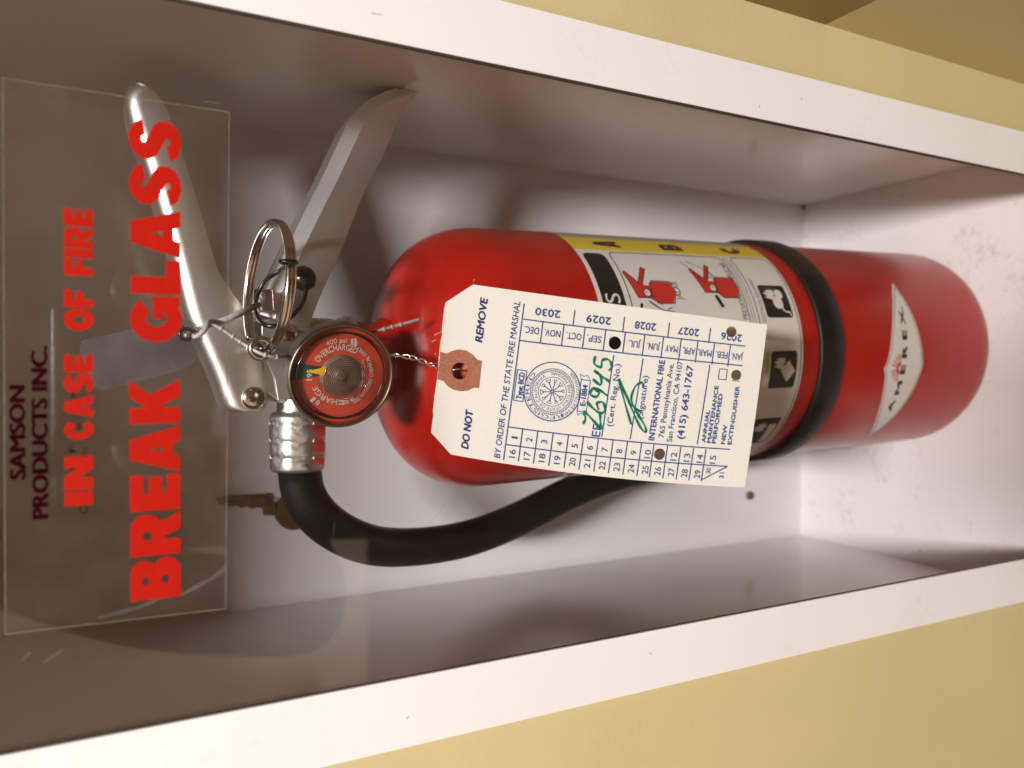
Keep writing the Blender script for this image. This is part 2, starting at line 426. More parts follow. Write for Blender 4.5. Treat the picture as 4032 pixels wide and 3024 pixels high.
# ================================================================== cabinet
cab = thing('extinguisher_cabinet', (0, 90, ZB - 2), 'white painted metal cabinet set in a tan wall, holding a red fire extinguisher', 'cabinet')
mesh('back_panel', *box(XL - 2, XR + 2, YB, YB + 2, ZB - 2, ZT + 2), 'inner_paint', cab)
mesh('side_panel', *box(XL - 2, XL, 3.4, YB, ZB, ZT), 'inner_paint', cab)
mesh('side_panel', *box(XR, XR + 2, 3.4, YB, ZB, ZT), 'inner_paint', cab)
mesh('floor_panel', *box(XL - 2, XR + 2, 3.4, YB, ZB - 2, ZB), 'floor_paint', cab)
mesh('top_panel', *box(XL - 2, XR + 2, 3.4, YB, ZT, ZT + 2), 'inner_paint', cab)
# corner sealant fillets and dirt gathered in the far floor corners
for sx, x in ((1, XL), (-1, XR)):
    V = [(x, YB, ZB), (x + sx * 3, YB, ZB), (x, YB - 3, ZB), (x, YB, ZB + 4)]
    mesh('corner_dirt', V, [(0, 1, 2), (0, 1, 3), (0, 2, 3), (1, 2, 3)], 'screw_brown' if sx < 0 else 'floor_paint', cab)
# face frame: thin folded sheet, a flat face and a return to the wall
ox0, ox1, ix0, ix1 = -116.9, 119.9, -95.3, 99.25
oz0, oz1, iz0, iz1 = ZB - 14, ZT + 14, ZB + 7, ZT - 7
def stile(xo, xi):
    s = 1 if xo > xi else -1
    P = [(xi, 1.3), (xi, 0.15), (xi + s * 0.15, 0), (xo, 0), (xo, WY - 0.1), (xo - s * 1.3, WY - 0.1), (xo - s * 1.3, 1.3)]
    V = [(x, y, oz0) for x, y in P] + [(x, y, oz1) for x, y in P]; k = len(P)
    return V, [(i, (i + 1) % k, k + (i + 1) % k, k + i) for i in range(k)] + [tuple(range(k)), tuple(range(k, 2 * k))]
mesh('frame_stile', *stile(ox0, ix0), 'white_paint', cab)
mesh('frame_stile', *stile(ox1, ix1), 'white_paint', cab)
M['paint_chip'] = plain('paint_chip', (0.30, 0.27, 0.24), 0.7)
for pts_, wd_ in (([(112, -77), (114, -77.4)], .5), ([(106.5, -71), (106.8, -74.5)], .25), ([(103.5, -228), (104.6, -228.4)], .3), ([(-103, -176), (-104.2, -176.6)], .3), ([(-108, -82), (-107.2, -83)], .35), ([(110, -251), (111.6, -251.3)], .25), ([(99.8, -266), (100.2, -267)], .4)):
    mapped('paint_chip', stroke2d(pts_, wd_), lambda x, z: (x, -.04, z), 'paint_chip', cab)
mesh('frame_rail', *box(ix0 - 0.0 + 0.02, ix1 - 0.02, 0.0, 1.3, iz1, oz1), 'white_paint', cab)
mesh('frame_rail', *box(ix0 + 0.02, ix1 - 0.02, 0.0, 1.3, oz0, iz0), 'white_paint', cab)
mesh('gasket', *box(ix1 - 0.75, ix1 - 0.03, 0.5, 1.45, iz0 + 1, iz1 - 1), 'dark_gasket', cab)
mesh('gasket', *box(ix0 + 0.03, ix0 + 0.3, 0.9, 1.45, iz0 + 1, iz1 - 1), 'dark_gasket', cab)
for x, z in ((-88.9, -407), (86, -407)):
    mesh('screw', *lathe([(3.1, 0), (3.1, 1.0), (2.4, 1.9), (0.9, 2.2), (0.9, 1.4)], (x, YB, z), (0, -1, 0), (1, 0, 0), 20, cap1=True), 'screw_brown', cab, smooth=True)

# clear front pane with its decal
pane = mesh('window_pane', *box(ix0 - 6, ix1 + 6, 1.5, 2.7, iz0 - 4, iz1 + 4), 'acrylic', cab)
PY = 1.5
film = mesh('decal_film', [(-65.6, PY - .12, 22.3), (71.4, PY - .12, 21.8), (71.3, PY - .12, -30.8), (-66.6, PY - .12, -29.4)], [(0, 1, 2, 3)], 'film', pane)
fe = [(-65.6, 22.3), (71.4, 21.8), (71.3, -30.8), (-66.6, -29.4)]
mapped('decal_edge', poly2d(fe, 0.24, True), lambda x, z: (x, PY - .16, z), 'film_edge', pane)
def onpane(off): return lambda x, z: (x, PY - off, z)
def block(body, x0, x1, z0, z1, gap=.055):
    wd = {'I': .42, 'L': .80, 'E': .86, 'F': .82, 'N': 1.0, 'A': 1.12, 'K': 1.06, 'B': 1.0, 'R': 1.02, 'O': 1.08, 'C': 1.0, 'G': 1.06, 'S': .98}
    tot = sum(wd[c] for c in body) + gap * (len(body) - 1); k = (x1 - x0) / tot; x = x0; out = []
    for c in body:
        V, Fc = curve2d(glyph(c)); out.append(([(x + px * wd[c] * k, z0 + pz * (z1 - z0)) for px, pz in V], Fc)); x += (wd[c] + gap) * k
    return out
def lettering(word, *a):
    for sh in block(word, *a): mapped('decal_letter', sh, onpane(.22), 'sticker_red', pane)
lettering('BREAK', -61.4, -2.6, -17.8, -5.5); lettering('GLASS', 7.4, 66.4, -18.2, -6.0)
lettering('IN', -34.9, -22.2, 2.9, 9.4); lettering('CASE', -18.0, 3.8, 2.8, 9.3); lettering('OF', 9.9, 20.3, 2.7, 9.2); lettering('FIRE', 24.0, 41.0, 2.6, 9.1)
# maker's lettering on the inside of the pane, with a pale translucent bar below it
inside = onpane(.20)
for mk_ in (('SAMSON', -27.2, -4.2, 17.8, 21.2), ('PRODUCTS INC.', -37.4, 5.7, 13.0, 16.5)):
    mk = text2d(*mk_)
    layered('maker_lettering', [(shift(mk, dx_, dz_), onpane(.19 + .012 * k_)) for k_, (dx_, dz_) in enumerate(((0, 0), (-.34, 0), (.34, 0), (-.18, .1), (.18, .1), (0, -.12)))], 'sign_maroon', pane)
mapped('maker_lettering', join(text2d('Ci', -37.2, -34.6, 4.2, 6.2), text2d('omm', -26.0, -20.4, 4.1, 5.9), text2d('5 F', -26.0, -19.0, 6.8, 8.4), text2d('ol', -8.6, -4.8, 6.8, 8.4), text2d('e', -15.6, -13.8, 5.6, 6.8)), inside, 'sign_maroon', pane)
mapped('pale_bar', curve2d([rrect(-34, 5.6, 11.15, 12.45, .6)]), lambda x, z: (x, 2.9, z), 'film_bar', pane)
def wisp(pts, wd, mat='film_white', off=0.2):
    mapped('smudge', stroke2d(pts, wd), onpane(off), mat, pane)
wisp([(-55, -29.4), (-57.5, -26), (-59.6, -21.5), (-61.2, -18)], 1.3)
wisp([(-61.2, -12.5), (-63.0, -8), (-64.0, -2), (-64.6, 2)], 1.2)
wisp([(-71.5, 10), (-74.2, 14.5)], 1.0); wisp([(-71, 17), (-73, 19)], .9)
wisp([(73, -24), (73.4, -29)], .3)
wisp([(-45, -60), (-49.5, -59.5)], .22)
wisp([(-58.6, -90), (-61, -89.7), (-62.6, -89.2)], .24)
wisp([(-43.0, -95), (-46.5, -92), (-49, -89.5)], .13, 'label_grey')
wisp([(60, -79), (58, -75.5)], .16); wisp([(72, -88), (69.5, -88.2)], .16)

# ================================================================== fire extinguisher
BX, BY, BZ = 15.8, 104.1, ZB + 1.9
EXT = thing('fire_extinguisher', (BX, BY, BZ), 'red fire extinguisher with silver levers, round gauge and black hose inside the cabinet', 'fire extinguisher')
AX = Vector((-0.03207674, 0.00408448, 0.99947706)).normalized()
EX = Vector((1, 0, 0)); EX = (EX - AX * EX.dot(AX)).normalized(); EY = AX.cross(EX)
A0 = Vector((10.66323, 104.75549, -300.0))
def cyl(th, z, r):                # angle from the front (deg, towards the right), height, radius
    a = math.radians(th); return A0 + AX * (z + 300) + (EX * math.sin(a) - EY * math.cos(a)) * r
def cl(profile, seg=96, **k): return lathe(profile, A0 + AX * 300, AX, EX, seg, **k)
prof = [(0, -452.5), (48, -453), (51, -456.4), (54.5, -458.0), (57.6, -457.4), (59.2, -455.6), (59.9, -452.5), (60, -448)]
prof += [(60, -448 + i * 29.6) for i in range(1, 10)]
for k in range(0, 15):
    a = PI / 2 * k / 15
    prof.append((17.5 + 42.5 * math.cos(a) ** 0.86, -152 + 41 * math.sin(a) ** 0.95))
prof += [(18.2, -110.6), (17.6, -109.2)]
body = mesh('cylinder_body', *cl(prof), 'red', EXT, smooth=True)
mesh('neck_collar', *cl([(17.4, -113), (18.4, -111.6), (18.4, -108.4), (17.2, -107.2), (16.6, -104.6), (16.9, -98.6), (17.4, -96.6), (17.0, -94.6), (14, -94.2)], 64), 'red', EXT, smooth=True)
mesh('valve_collar', *cl([(14, -96), (18.6, -95.6), (19.4, -94.4), (19.4, -90.6), (18.4, -89.4), (12, -89)], 64), 'cast', EXT, smooth=True)
st = mesh('strap_band', *cl([(60.0, -315.0), (61.6, -314.6), (62.5, -316.2), (62.6, -329.8), (61.6, -331.4), (60.0, -331.0)], 96), 'strap_black', EXT, smooth=True)

# scuffs rubbed into the shoulder's enamel
def dome(th, a): return cyl(th, -152 + 41 * math.sin(a) ** .95, 17.5 + 42.5 * math.cos(a) ** .86 + .12)
M['scuff'] = plain('pink_scuff', (0.55, 0.22, 0.19), 0.5)
for pts_, wd_ in (([(26, .62), (21, .70), (17, .80), (15, .88)], .9), ([(15, .80), (13.5, .90), (12.5, 1.0)], .6), ([(10, .98), (9.2, 1.04)], .7), ([(34, .45), (33.2, .47)], .5), ([(3, .99), (2, 1.02)], .4)):
    q = stroke2d([(t * 1.0, a * 50) for t, a in pts_], wd_)
    mapped('scuff', q, lambda t, a: dome(t, a / 50), 'scuff', body)
# --- wrapped label
def grid(t0, t1, z0, z1, n=40, mz=2):
    V = [(t0 + (t1 - t0) * i / n, z0 + (z1 - z0) * j / mz) for j in range(mz + 1) for i in range(n + 1)]
    return V, [(j * (n + 1) + i, j * (n + 1) + i + 1, (j + 1) * (n + 1) + i + 1, (j + 1) * (n + 1) + i) for j in range(mz) for i in range(n)]
def oc(off): return lambda t, z: cyl(t, z, 60 + off)
lab = mapped('wrap_label', grid(-74, 52.2, -303.8, -187, 50), oc(.12), 'label_white', EXT)
for p in lab.data.polygons: p.use_smooth = True
def onlab(name, shape, mat, off=.2, ml=3.0):
    return mapped(name, refine(shape, ml), oc(off), mat, lab)
mapped('class_band', grid(52.2, 66.3, -303.8, -187, 8), oc(.12), 'label_yellow', lab)
mapped('small_print_band', grid(66.3, 84, -303.8, -187, 8), oc(.12), 'label_grey', lab)
lt = lambda s, t0, t1, z0, z1, b=0.0: text2d(s, t0, t1, z0, z1)
def sideways(shape, tc, zc, ht, hz):     # letters turned a quarter: their top points left
    V, Fc = shape; return [(tc - y, zc + x) for x, y in V], Fc
# A B C read down the yellow band
for ch, z1, z0 in (('A', -201.0, -215.0), ('B', -239.2, -252.2), ('C', -278.2, -290.2)):
    V_, F_ = curve2d(glyph(ch)); onlab('class_letter', ([(55.0 + x * 7.0, z0 + y * (z1 - z0)) for x, y in V_], F_), 'label_black', ml=2)
onlab('title_bar', curve2d([rrect(-70, 49.2, -201.0, -189.2, 3.2)]), 'label_black')
onlab('title_lettering', lt('S', 21.2, 25.9, -198.6, -190.6, .02), 'label_white', .28)
def outline(t0, t1, z0, z1, r, wd): return poly2d(rrect(t0, t1, z0, z1, r), wd, True)
onlab('panel_outline', outline(-70, 50.6, -270.9, -204.0, 3.5, .5), 'label_black')
onlab('panel_outline', outline(-70, 50.8, -302.4, -276.8, 3.5, .5), 'label_black')
onlab('panel_outline', outline(-70, 50.2, -274.4, -272.8, .8, .3), 'label_black')
onlab('instruction_lettering', lt('JALAR', 23.2, 32.8, -233.4, -229.8), 'label_black')
onlab('instruction_lettering', lt('PRESIONAR Y APLICAR', 14.2, 46.0, -270.0, -266.6), 'label_black')
onlab('instruction_lettering', lt('ELECTRICAL EQUIPMENT', 13.0, 36.3, -281.0, -278.9, .0), 'label_black')
onlab('instruction_lettering', lt('LIQUIDS', -10, -1.2, -281.0, -278.9, .0), 'label_black')
# step drawings: small extinguishers
def pict(dt, dz, second=False):
    red = [curve2d([[(21.6 + dt, -227.5 + dz), (21.6 + dt, -219.0 + dz), (23.2 + dt, -217.0 + dz), (31.0 + dt, -217.2 + dz), (32.4 + dt, -219.0 + dz), (32.2 + dt, -229.0 + dz), (27 + dt, -230.0 + dz)]]),
           curve2d([[(24 + dt, -217.6 + dz), (30 + dt, -217.2 + dz), (30.5 + dt, -212.2 + dz), (37.8 + dt, -206.2 + dz), (36.6 + dt, -205.4 + dz), (24 + dt, -208.6 + dz)]]),
           curve2d([[(29.6 + dt, -213.0 + dz), (39.4 + dt, -218.2 + dz), (40.2 + dt, -216.6 + dz), (31 + dt, -211.4 + dz)]])]
    onlab('step_drawing', join(*red), 'label_red', .24)
    onlab('step_drawing', join(poly2d([(24 + dt, -217.6 + dz), (24 + dt, -208.6 + dz), (36.6 + dt, -205.2 + dz), (37.9 + dt, -206.2 + dz), (30.6 + dt, -212 + dz)], .45),
                               poly2d([(30 + dt, -212.6 + dz), (39.4 + dt, -218.4 + dz), (40.4 + dt, -216.6 + dz), (31 + dt, -211 + dz)], .45),
                               poly2d([(21.4 + dt, -228 + dz), (21.4 + dt, -219 + dz), (23.2 + dt, -216.8 + dz), (31 + dt, -217 + dz), (32.7 + dt, -219 + dz), (32.5 + dt, -229.4 + dz), (27 + dt, -230.3 + dz)], .4, True)), 'label_black', .30)
    onlab('step_drawing', curve2d([circle(26.4 + dt, -214.2 + dz, 1.9, 16)]), 'label_white', .32)
    onlab('step_drawing', join(ring2d(26.4 + dt, -214.2 + dz, 1.9, .45, 20), line2d(26.4 + dt, -214.2 + dz, 27.3 + dt, -213.2 + dz, .4)), 'label_black', .36)
pict(0, 0); pict(3.2, -39.4)
onlab('step_drawing', curve2d([[(19.6, -255.0), (25.4, -252.6), (26.2, -254.6), (20.4, -257.0)]]), 'label_black', .3)
onlab('step_drawing', join(stroke2d([(22.5, -213.5), (18.8, -219.5), (16.5, -227)], .7), stroke2d([(24, -215), (20.6, -221)], .45), stroke2d([(19.5, -226), (18.2, -223), (17.2, -227), (16, -224)], .4), stroke2d([(21.3, -209.5), (19.4, -208.6), (18.2, -206.8)], 1.3)), 'label_black', .3)
onlab('step_drawing', join(stroke2d([(46, -246), (42, -252), (38, -257), (33.5, -257.6), (31, -255)], .35), stroke2d([(45.5, -242.5), (40, -246), (34, -248.5), (32.5, -251)], .35), *[stroke2d([(36 + k, -253 - k * .4), (35.2 + k, -256), (33.8 + k, -257.2)], .35) for k in (0, 1.5, 3)]), 'label_black', .3)
# hazard squares
for t0, t1, k in ((15.0, 32.0, 0), (-18.0, -0.6, 1), (-51.8, -34.0, 2)):
    onlab('hazard_square', curve2d([rrect(t0, t1, -299.8, -282.4, 1.6)]), 'label_black', .2, 2)
    fl = [[(t0 + 9 + 1.2 * j + 2.2 * math.sin(j * 2.1), -289.5 + (j % 3) * .6), (t0 + 10.4 + 1.1 * j, -284.2 - (j % 2) * 1.3), (t0 + 11.2 + 1.1 * j, -288.9), (t0 + 10.6 + 1.1 * j, -292.4)] for j in range(5)]
    onlab('hazard_flame', join(*[curve2d([q]) for q in fl]), 'label_white', .26, 2)
    if k == 0:
        onlab('hazard_symbol', join(curve2d([circle(t0 + 7.5, -292.0, 3.2, 18)]), curve2d([circle(t0 + 12.0, -294.2, 2.6, 18)]), stroke2d([(t0 + 5.5, -294), (t0 + 3.2, -295), (t0 + 2.6, -298), (t0 + .8, -298.6)], .9)), 'label_white', .28, 2)
    elif k == 1:
        onlab('hazard_symbol', curve2d([[(t0 + 3.0, -294), (t0 + 8.4, -289.2), (t0 + 13.2, -294.2), (t0 + 8.0, -298.8)]]), 'label_white', .28, 2)
    else:
        onlab('hazard_symbol', curve2d([[(t0 + 1.2, -298.8), (t0 + 1.2, -294.5), (t0 + 14, -293.5), (t0 + 14, -298.6)]]), 'label_white', .28, 2)
# --- emblem low on the body
dia = [(36.4, -386), (29, -380.6), (20, -375.4), (12, -371.8), (5.8, -369.7), (-3, -367.6), (-7.5, -366.6), (-10.9, -364.5), (-14.4, -366.6), (-20, -367.8), (-27, -369.8), (-35, -372.8), (-45, -378), (-58.5, -386.4), (-48, -388.6), (-34, -391.4), (-20, -394.4), (-10.2, -396.4), (0, -394.2), (14, -391), (26, -388.2)]
def shrink(P, k, c=(-10.8, -381)): return [(c[0] + (x - c[0]) * k, c[1] + (z - c[1]) * k) for x, z in P]
emb = mapped('emblem', refine(curve2d([dia]), 3), oc(.12), 'label_white', EXT)
mapped('emblem_outline', refine(poly2d(shrink(dia, .93), .5, True), 3), oc(.2), 'outline_grey', emb)
def arch(shape): V, Fc = shape; return [(t, z - 0.0035 * (t + 8) ** 2 * 0.55) for t, z in V], Fc
eq = refine(arch(text2d('A M E R E X.', -36, 21.0, -381.9, -378.0)), 3)
layered('emblem_lettering', [(shift(eq, dt_, dz_), oc(.22 + .012 * k_)) for k_, (dt_, dz_) in enumerate(((0, 0), (.55, 0), (-.55, 0), (0, .22), (0, -.22)))], 'label_black', emb)
fls = [stroke2d([(-10.8 + r * math.sin(math.radians(f_ + .9 * r * (1 if f_ > 0 else -1))) * 1.15, -377.6 + r * math.cos(math.radians(f_ + .9 * r * (1 if f_ > 0 else -1)))) for r in (1.2, 3.5, 5.6, 7.6 - abs(f_) * .012)], .75) for f_ in (-82, -62, -42, -24, -8, 8, 24, 42, 62, 82)]
mapped('emblem_flame', refine(join(*fls), 3), oc(.2), 'label_red', emb)

# --- valve block, levers
def prism_y(pts, y0, y1):
    k = len(pts); V = [(x, y0, z) for x, z in pts] + [(x, y1, z) for x, z in pts]
    return V, [(i, (i + 1) % k, k + (i + 1) % k, k + i) for i in range(k)] + [tuple(range(k)), tuple(range(k, 2 * k))]
val = mesh('valve_block', *prism_y([(-13.4, -62), (-8, -55), (20, -55), (21.5, -60), (21.5, -84), (17, -90), (-9, -90), (-13.4, -84)], 94.6, 115.5), 'cast', EXT, mods=[('bevel', 1.2, 3)])
mesh('valve_cheek', [(-12.5, 93.9, -61.5), (-3.2, 93.9, -60.0), (7, 93.9, -55.2), (19.5, 93.9, -55.2), (20.5, 93.9, -66), (12, 93.9, -72), (4, 93.9, -66.6), (-4.0, 93.9, -69.8), (-9, 93.9, -74)], [(0, 1, 2, 3, 4, 5, 6, 7, 8)], 'brushed', val, mods=[('solid', 1.0, 0), ('bevel', .3, 2)])

def channel(st, y0, y1, r, name, mat, th=1.6, parent=EXT, nseg=6):
    """folded sheet lever: stations (xt, zt, xb, zb) top and bottom edge; inverted U between y0 and y1"""
    V, Fc = [], []; rows = []
    for (xt, zt, xb, zb) in st:
        row = []; d = Vector((xt - xb, 0, zt - zb)); L = d.length; d /= max(L, 1e-6); rr = min(r, L * .9)
        B = Vector((xb, 0, zb))
        row.append(B + Vector((0, y0, 0)))
        row.append(B + d * (L - rr) * .5 + Vector((0, y0, 0)))
        for k in range(nseg + 1):
            a = PI / 2 * k / nseg; row.append(B + d * (L - rr + rr * math.sin(a)) + Vector((0, y0 + rr - rr * math.cos(a), 0)))
        for k in range(nseg + 1):
            a = PI / 2 * (1 - k / nseg); row.append(B + d * (L - rr + rr * math.sin(a)) + Vector((0, y1 - rr + rr * math.cos(a), 0)))
        row.append(B + d * (L - rr) * .5 + Vector((0, y1, 0)))
        row.append(B + Vector((0, y1, 0)))
        rows.append(row)
    n = len(rows[0])
    for row in rows: V += row
    for i in range(len(rows) - 1):
        for k in range(n - 1): Fc.append((i * n + k, i * n + k + 1, (i + 1) * n + k + 1, (i + 1) * n + k))
    o = mesh(name, V, Fc, mat, parent, smooth=True, mods=[('solid', th, 0), ('bevel', .5, 3)])
    o.data.set_sharp_from_angle(angle=math.radians(30)); return o
def resample(st, n=5):
    A = catmull([(a, b_, 0) for a, b_, _, _ in st], n); B = catmull([(c, d, 0) for _, _, c, d in st], n)
    return [(p.x, p.y, q.x, q.y) for p, q in zip(A, B)]
lev = channel(resample([(106.0, -11.0, 105.4, -13.0), (104.2, -8.8, 102.8, -17.0), (100.2, -7.6, 97.5, -20.6), (93, -8.6, 90.5, -23.2), (80, -12.6, 78, -27.2), (66, -16.8, 64, -31.4), (52, -20.6, 51, -35), (38.8, -23.8, 38, -38.9), (30, -25.8, 30.5, -43.5), (21.8, -27.8, 23.5, -48.2), (14, -30.6, 14.5, -52.4), (7, -33.7, 6.0, -54.4), (-4.3, -38.2, -2.5, -55.6), (-11, -40.4, -10.5, -57.0), (-14.6, -42.0, -15.0, -56.0), (-15.8, -44.0, -16.2, -53.4)]), 92.0, 117.0, 5.2, 'operating_lever', 'lever_metal')
car = channel(resample([(121.2, -116.5, 119.6, -120.4), (119.6, -110.0, 115.0, -116.0), (114.4, -100.4, 106.5, -110.6), (106.2, -92.8, 97.2, -106.9), (96.1, -88.0, 88.0, -102.8), (81, -81.2, 74.5, -96.0), (66, -74.0, 61.5, -90.8), (52, -67.4, 46.5, -84.9), (40, -61.8, 34.5, -79.6), (31, -57.6, 25.0, -75.6), (22, -55.4, 15, -72.2)]), 90.2, 119.0, 4.8, 'carry_handle', 'brushed', nseg=1)
# splayed lip at the handle's end
mesh('handle_lip', [(112.6, 94, -101.5), (117.5, 93, -105.6), (121.4, 95, -112.5), (121.6, 114, -112.0), (118.2, 118, -103.6), (113, 116, -99.2)], [(0, 1, 4, 5), (1, 2, 3, 4)], 'brushed', car, mods=[('solid', 1.2, 0)])
def dome_rivet(x, z, y, r, h, parent):
    pr = [(r, 0), (r, h * .35)] + [(r * math.cos(a), h * (.35 + .65 * math.sin(a))) for a in [PI / 2 * k / 6 for k in range(1, 6)]] + [(.05, h)]
    return mesh('rivet', *lathe(pr, (x, y, z), (0, -1, 0), (1, 0, 0), 28, cap1=True), 'chrome', parent, smooth=True)
dome_rivet(-11.0, -51.6, 91.4, 4.5, 2.6, lev)
dome_rivet(14.8, -64.3, 89.6, 3.7, 2.4, val)

# --- pull pin and split ring
pin = mesh('pull_pin', *tube([(7.6, 58, -47.6), (7.8, 75, -48.0), (8, 118, -48.4), (8, 124, -48.4)], 1.9, 16), 'chrome', EXT, smooth=True)
mesh('pin_eye', *tube([(7.6 + 3.3 * math.cos(a), 56.8, -48.6 + 3.3 * math.sin(a)) for a in [2 * PI * k / 24 for k in range(24)]], 1.25, 10, True), 'chrome', pin, smooth=True)
RC = Vector((30.0, 63.0, -52.4)); rx = Vector((1, 0, -.075)).normalized(); ry = Vector((0, 1, .125)); ry = (ry - rx * ry.dot(rx)).normalized(); rn = rx.cross(ry)
coil = []
for k in range(0, 2 * 64 + 1):
    a = 2 * PI * k / 64 + 2.5; coil.append(RC + (rx * math.cos(a) + ry * math.sin(a)) * (23.2 + .15 * math.sin(3 * a)) + rn * (-1.25 + 2.5 * k / 128))
mesh('pin_ring', *tube(coil, 1.32, 12), 'chrome', pin, smooth=True)
mesh('retaining_tab', [(22.6, 79, -57.6), (30.8, 78, -57.0), (31.2, 86, -51.5), (30.6, 92, -50.2), (23.2, 92, -50.6), (22.2, 86, -52.0)], [(0, 1, 2, 5), (5, 2, 3, 4)], 'chrome', val, mods=[('solid', 1.1, 0), ('bevel', .3, 2)])

# --- pressure gauge
g = math.radians(13); GN = Vector((-math.sin(g), -math.cos(g), 0.0)); GX = Vector((math.cos(g), -math.sin(g), 0)); GZ = Vector((0, 0, 1)); GC = Vector((-2.4, 59.5, -78.3))
gau = mesh('pressure_gauge', *lathe([(6, -34), (6, -13.5), (15.5, -13.0), (18.8, -11.2), (19.5, -9.2), (19.5, -2.6), (20.0, -1.6), (20.0, -.5), (19.7, .3), (19.3, .5), (18.9, .3), (18.6, -.6), (18.6, -4.0)], GC, GN, GX, 80), 'rim_metal', EXT, smooth=True)
def gp(off): return lambda x, z: GC + GX * x + GZ * z + GN * off
DO = -2.4
mapped('dial', curve2d([circle(0, 0, 18.7, 72)]), gp(DO), 'dial_red', gau)
def ang(r, d): a = math.radians(d); return (r * math.sin(a), r * math.cos(a))
mapped('dial_zone', curve2d([[ang(8, -2)] + [ang(18.6, d) for d in (-6.5, -3, 0, 3, 6, 9, 12, 15)] + [ang(8, 24)]]), gp(DO + .08), 'dial_green', gau)
mapped('dial_centre', curve2d([circle(0, 0, 8.1, 48)]), gp(DO + .12), 'dial_olive', gau)
mesh('bourdon_coil', *lathe([(7.9, 0), (7.6, .5), (5, .7), (2.3, .9), (2.1, 1.2), (1.3, 1.4), (.05, 1.4)], GC + GN * (DO + .15), GN, GX, 40), 'dial_olive', gau, smooth=True)
mapped('needle', curve2d([[(1.6, 13.2), (3.5, 5.8), (.1, 6.2)]]), gp(DO + 1.2), 'needle_yellow', gau)
def arc(s, R0, d0, d1, hgt, inward=False, b=0.0):
    b = 0.0
    L = abs(math.radians(d1 - d0)) * R0
    return bend(refine(text2d(s, 0, L, 0, hgt, bold=b), .6), R0, math.radians(d0), inward=inward)
dl = [arc('OVERCHARGED', 9.6, 30, 122, 2.4, False, .02), arc('RECHARGE', 9.4, -122, -24, 2.2, False, .02), arc('400 psi', 12.5, 63, 97, 1.8, False, .016), arc('0', 12.3, -55.5, -50, 1.9),
      arc('USE WITH DRY CHEMICAL ONLY', 12.6, 242, 118, 1.5, True, .012), text2d('195', -1.9, 2.2, 10.6, 12.7, bold=.01)]
dl.append(curve2d([[ang(12.4, -46), ang(12.4, -41), ang(14.6, -41.5), ang(14.6, -45.5)]]))
dl += [text2d('LE', -11.4, -9.2, -2.2, .2, bold=.03), curve2d([[(11.6, -3.2), (14.0, -3.2), (14.0, -4.0), (11.6, -4.0)]]), curve2d([[(11.2, -4.3), (13.0, -4.3), (13.0, -5.6), (11.2, -5.6)]]), curve2d([[(13.2, -4.4), (14.2, -4.4), (14.2, -5.2), (13.2, -5.2)]])]
dl.append(poly2d([(0.6, -9.4), (6.2, -8.4), (2.4, -7.4), (.8, -7.6), (-1, -7.4), (-4.4, -8.2), (0.6, -9.4)], .16))
dl.append(join(*[line2d(.8, -9.0, .8 + 1.4 * math.sin(k * .35), -9.0 + 1.4 * math.cos(k * .35), .16) for k in range(-3, 4)]))
layered('dial_lettering', [(shift(join(*dl), dx_, dz_), gp(DO + .2 + .015 * k_)) for k_, (dx_, dz_) in enumerate(((0, 0), (.07, .03), (-.07, -.03)))], 'dial_white', gau)
lp = [(18.5, -3.0), (18.4, .6), (18.0, 1.6), (16.6, 2.3), (14.0, 2.9), (11.5, 3.4), (9.4, 3.75)]
for k in range(60):
    r = 9.0 - 8.8 * k / 59; lp.append((r, 3.8 + .45 * k / 59 + .17 * math.cos(2 * PI * r / 0.86)))
lp += [(.05, 4.4)]
mesh('lens_rings', *join(*[lathe([(r - .16, 4.3 - r * .035), (r, 4.42 - r * .035), (r + .16, 4.3 - r * .035)], GC, GN, GX, 56) for r in [1.3 + .72 * k for k in range(10)]]), 'lens_groove', gau, smooth=True)
mesh('retainer_ring', *lathe([(16.1, -1.2), (16.5, -.7), (16.9, -1.2), (16.5, -1.7), (16.1, -1.2)], GC, GN, GX, 72), 'black_plastic', gau, smooth=True)
mesh('gauge_lens', *lathe(lp, GC, GN, GX, 80), 'lens', gau, smooth=True)

# --- hose with crimped coupling
hose = mesh('discharge_hose', *tube(catmull([(-34, 100, -70.6), (-42.8, 103, -72.2), (-50, 104, -73.4), (-57.6, 104.2, -76.7), (-65.4, 105, -83.2), (-72.6, 107.5, -93), (-78, 111.5, -103.6), (-81.8, 117, -115.2), (-84.2, 122, -128.5), (-85.2, 125.5, -143.5), (-84.6, 129, -162), (-81.2, 133, -183), (-75.4, 136.5, -205), (-68.5, 138.5, -226), (-61.5, 140, -254), (-57.5, 141, -285), (-55.5, 142, -320), (-55, 143, -352)], 6), 9.0, 28), 'rubber', EXT, smooth=True)
cp = []; CN, CU = 8, 10
for x, r in ((-17.0, 8.6), (-17.8, 10.6), (-19.2, 11.4), (-21.4, 11.2), (-22.2, 10.9), (-23.0, 11.3), (-27.0, 11.4), (-28.4, 11.1), (-29.2, 10.75), (-30.0, 11.2), (-34.0, 11.3), (-35.2, 11.0), (-36.0, 10.65), (-36.8, 11.1), (-40.4, 11.0), (-41.6, 10.5), (-41.8, 9.3), (-38, 9.2)):
    cp.append((r, -x))
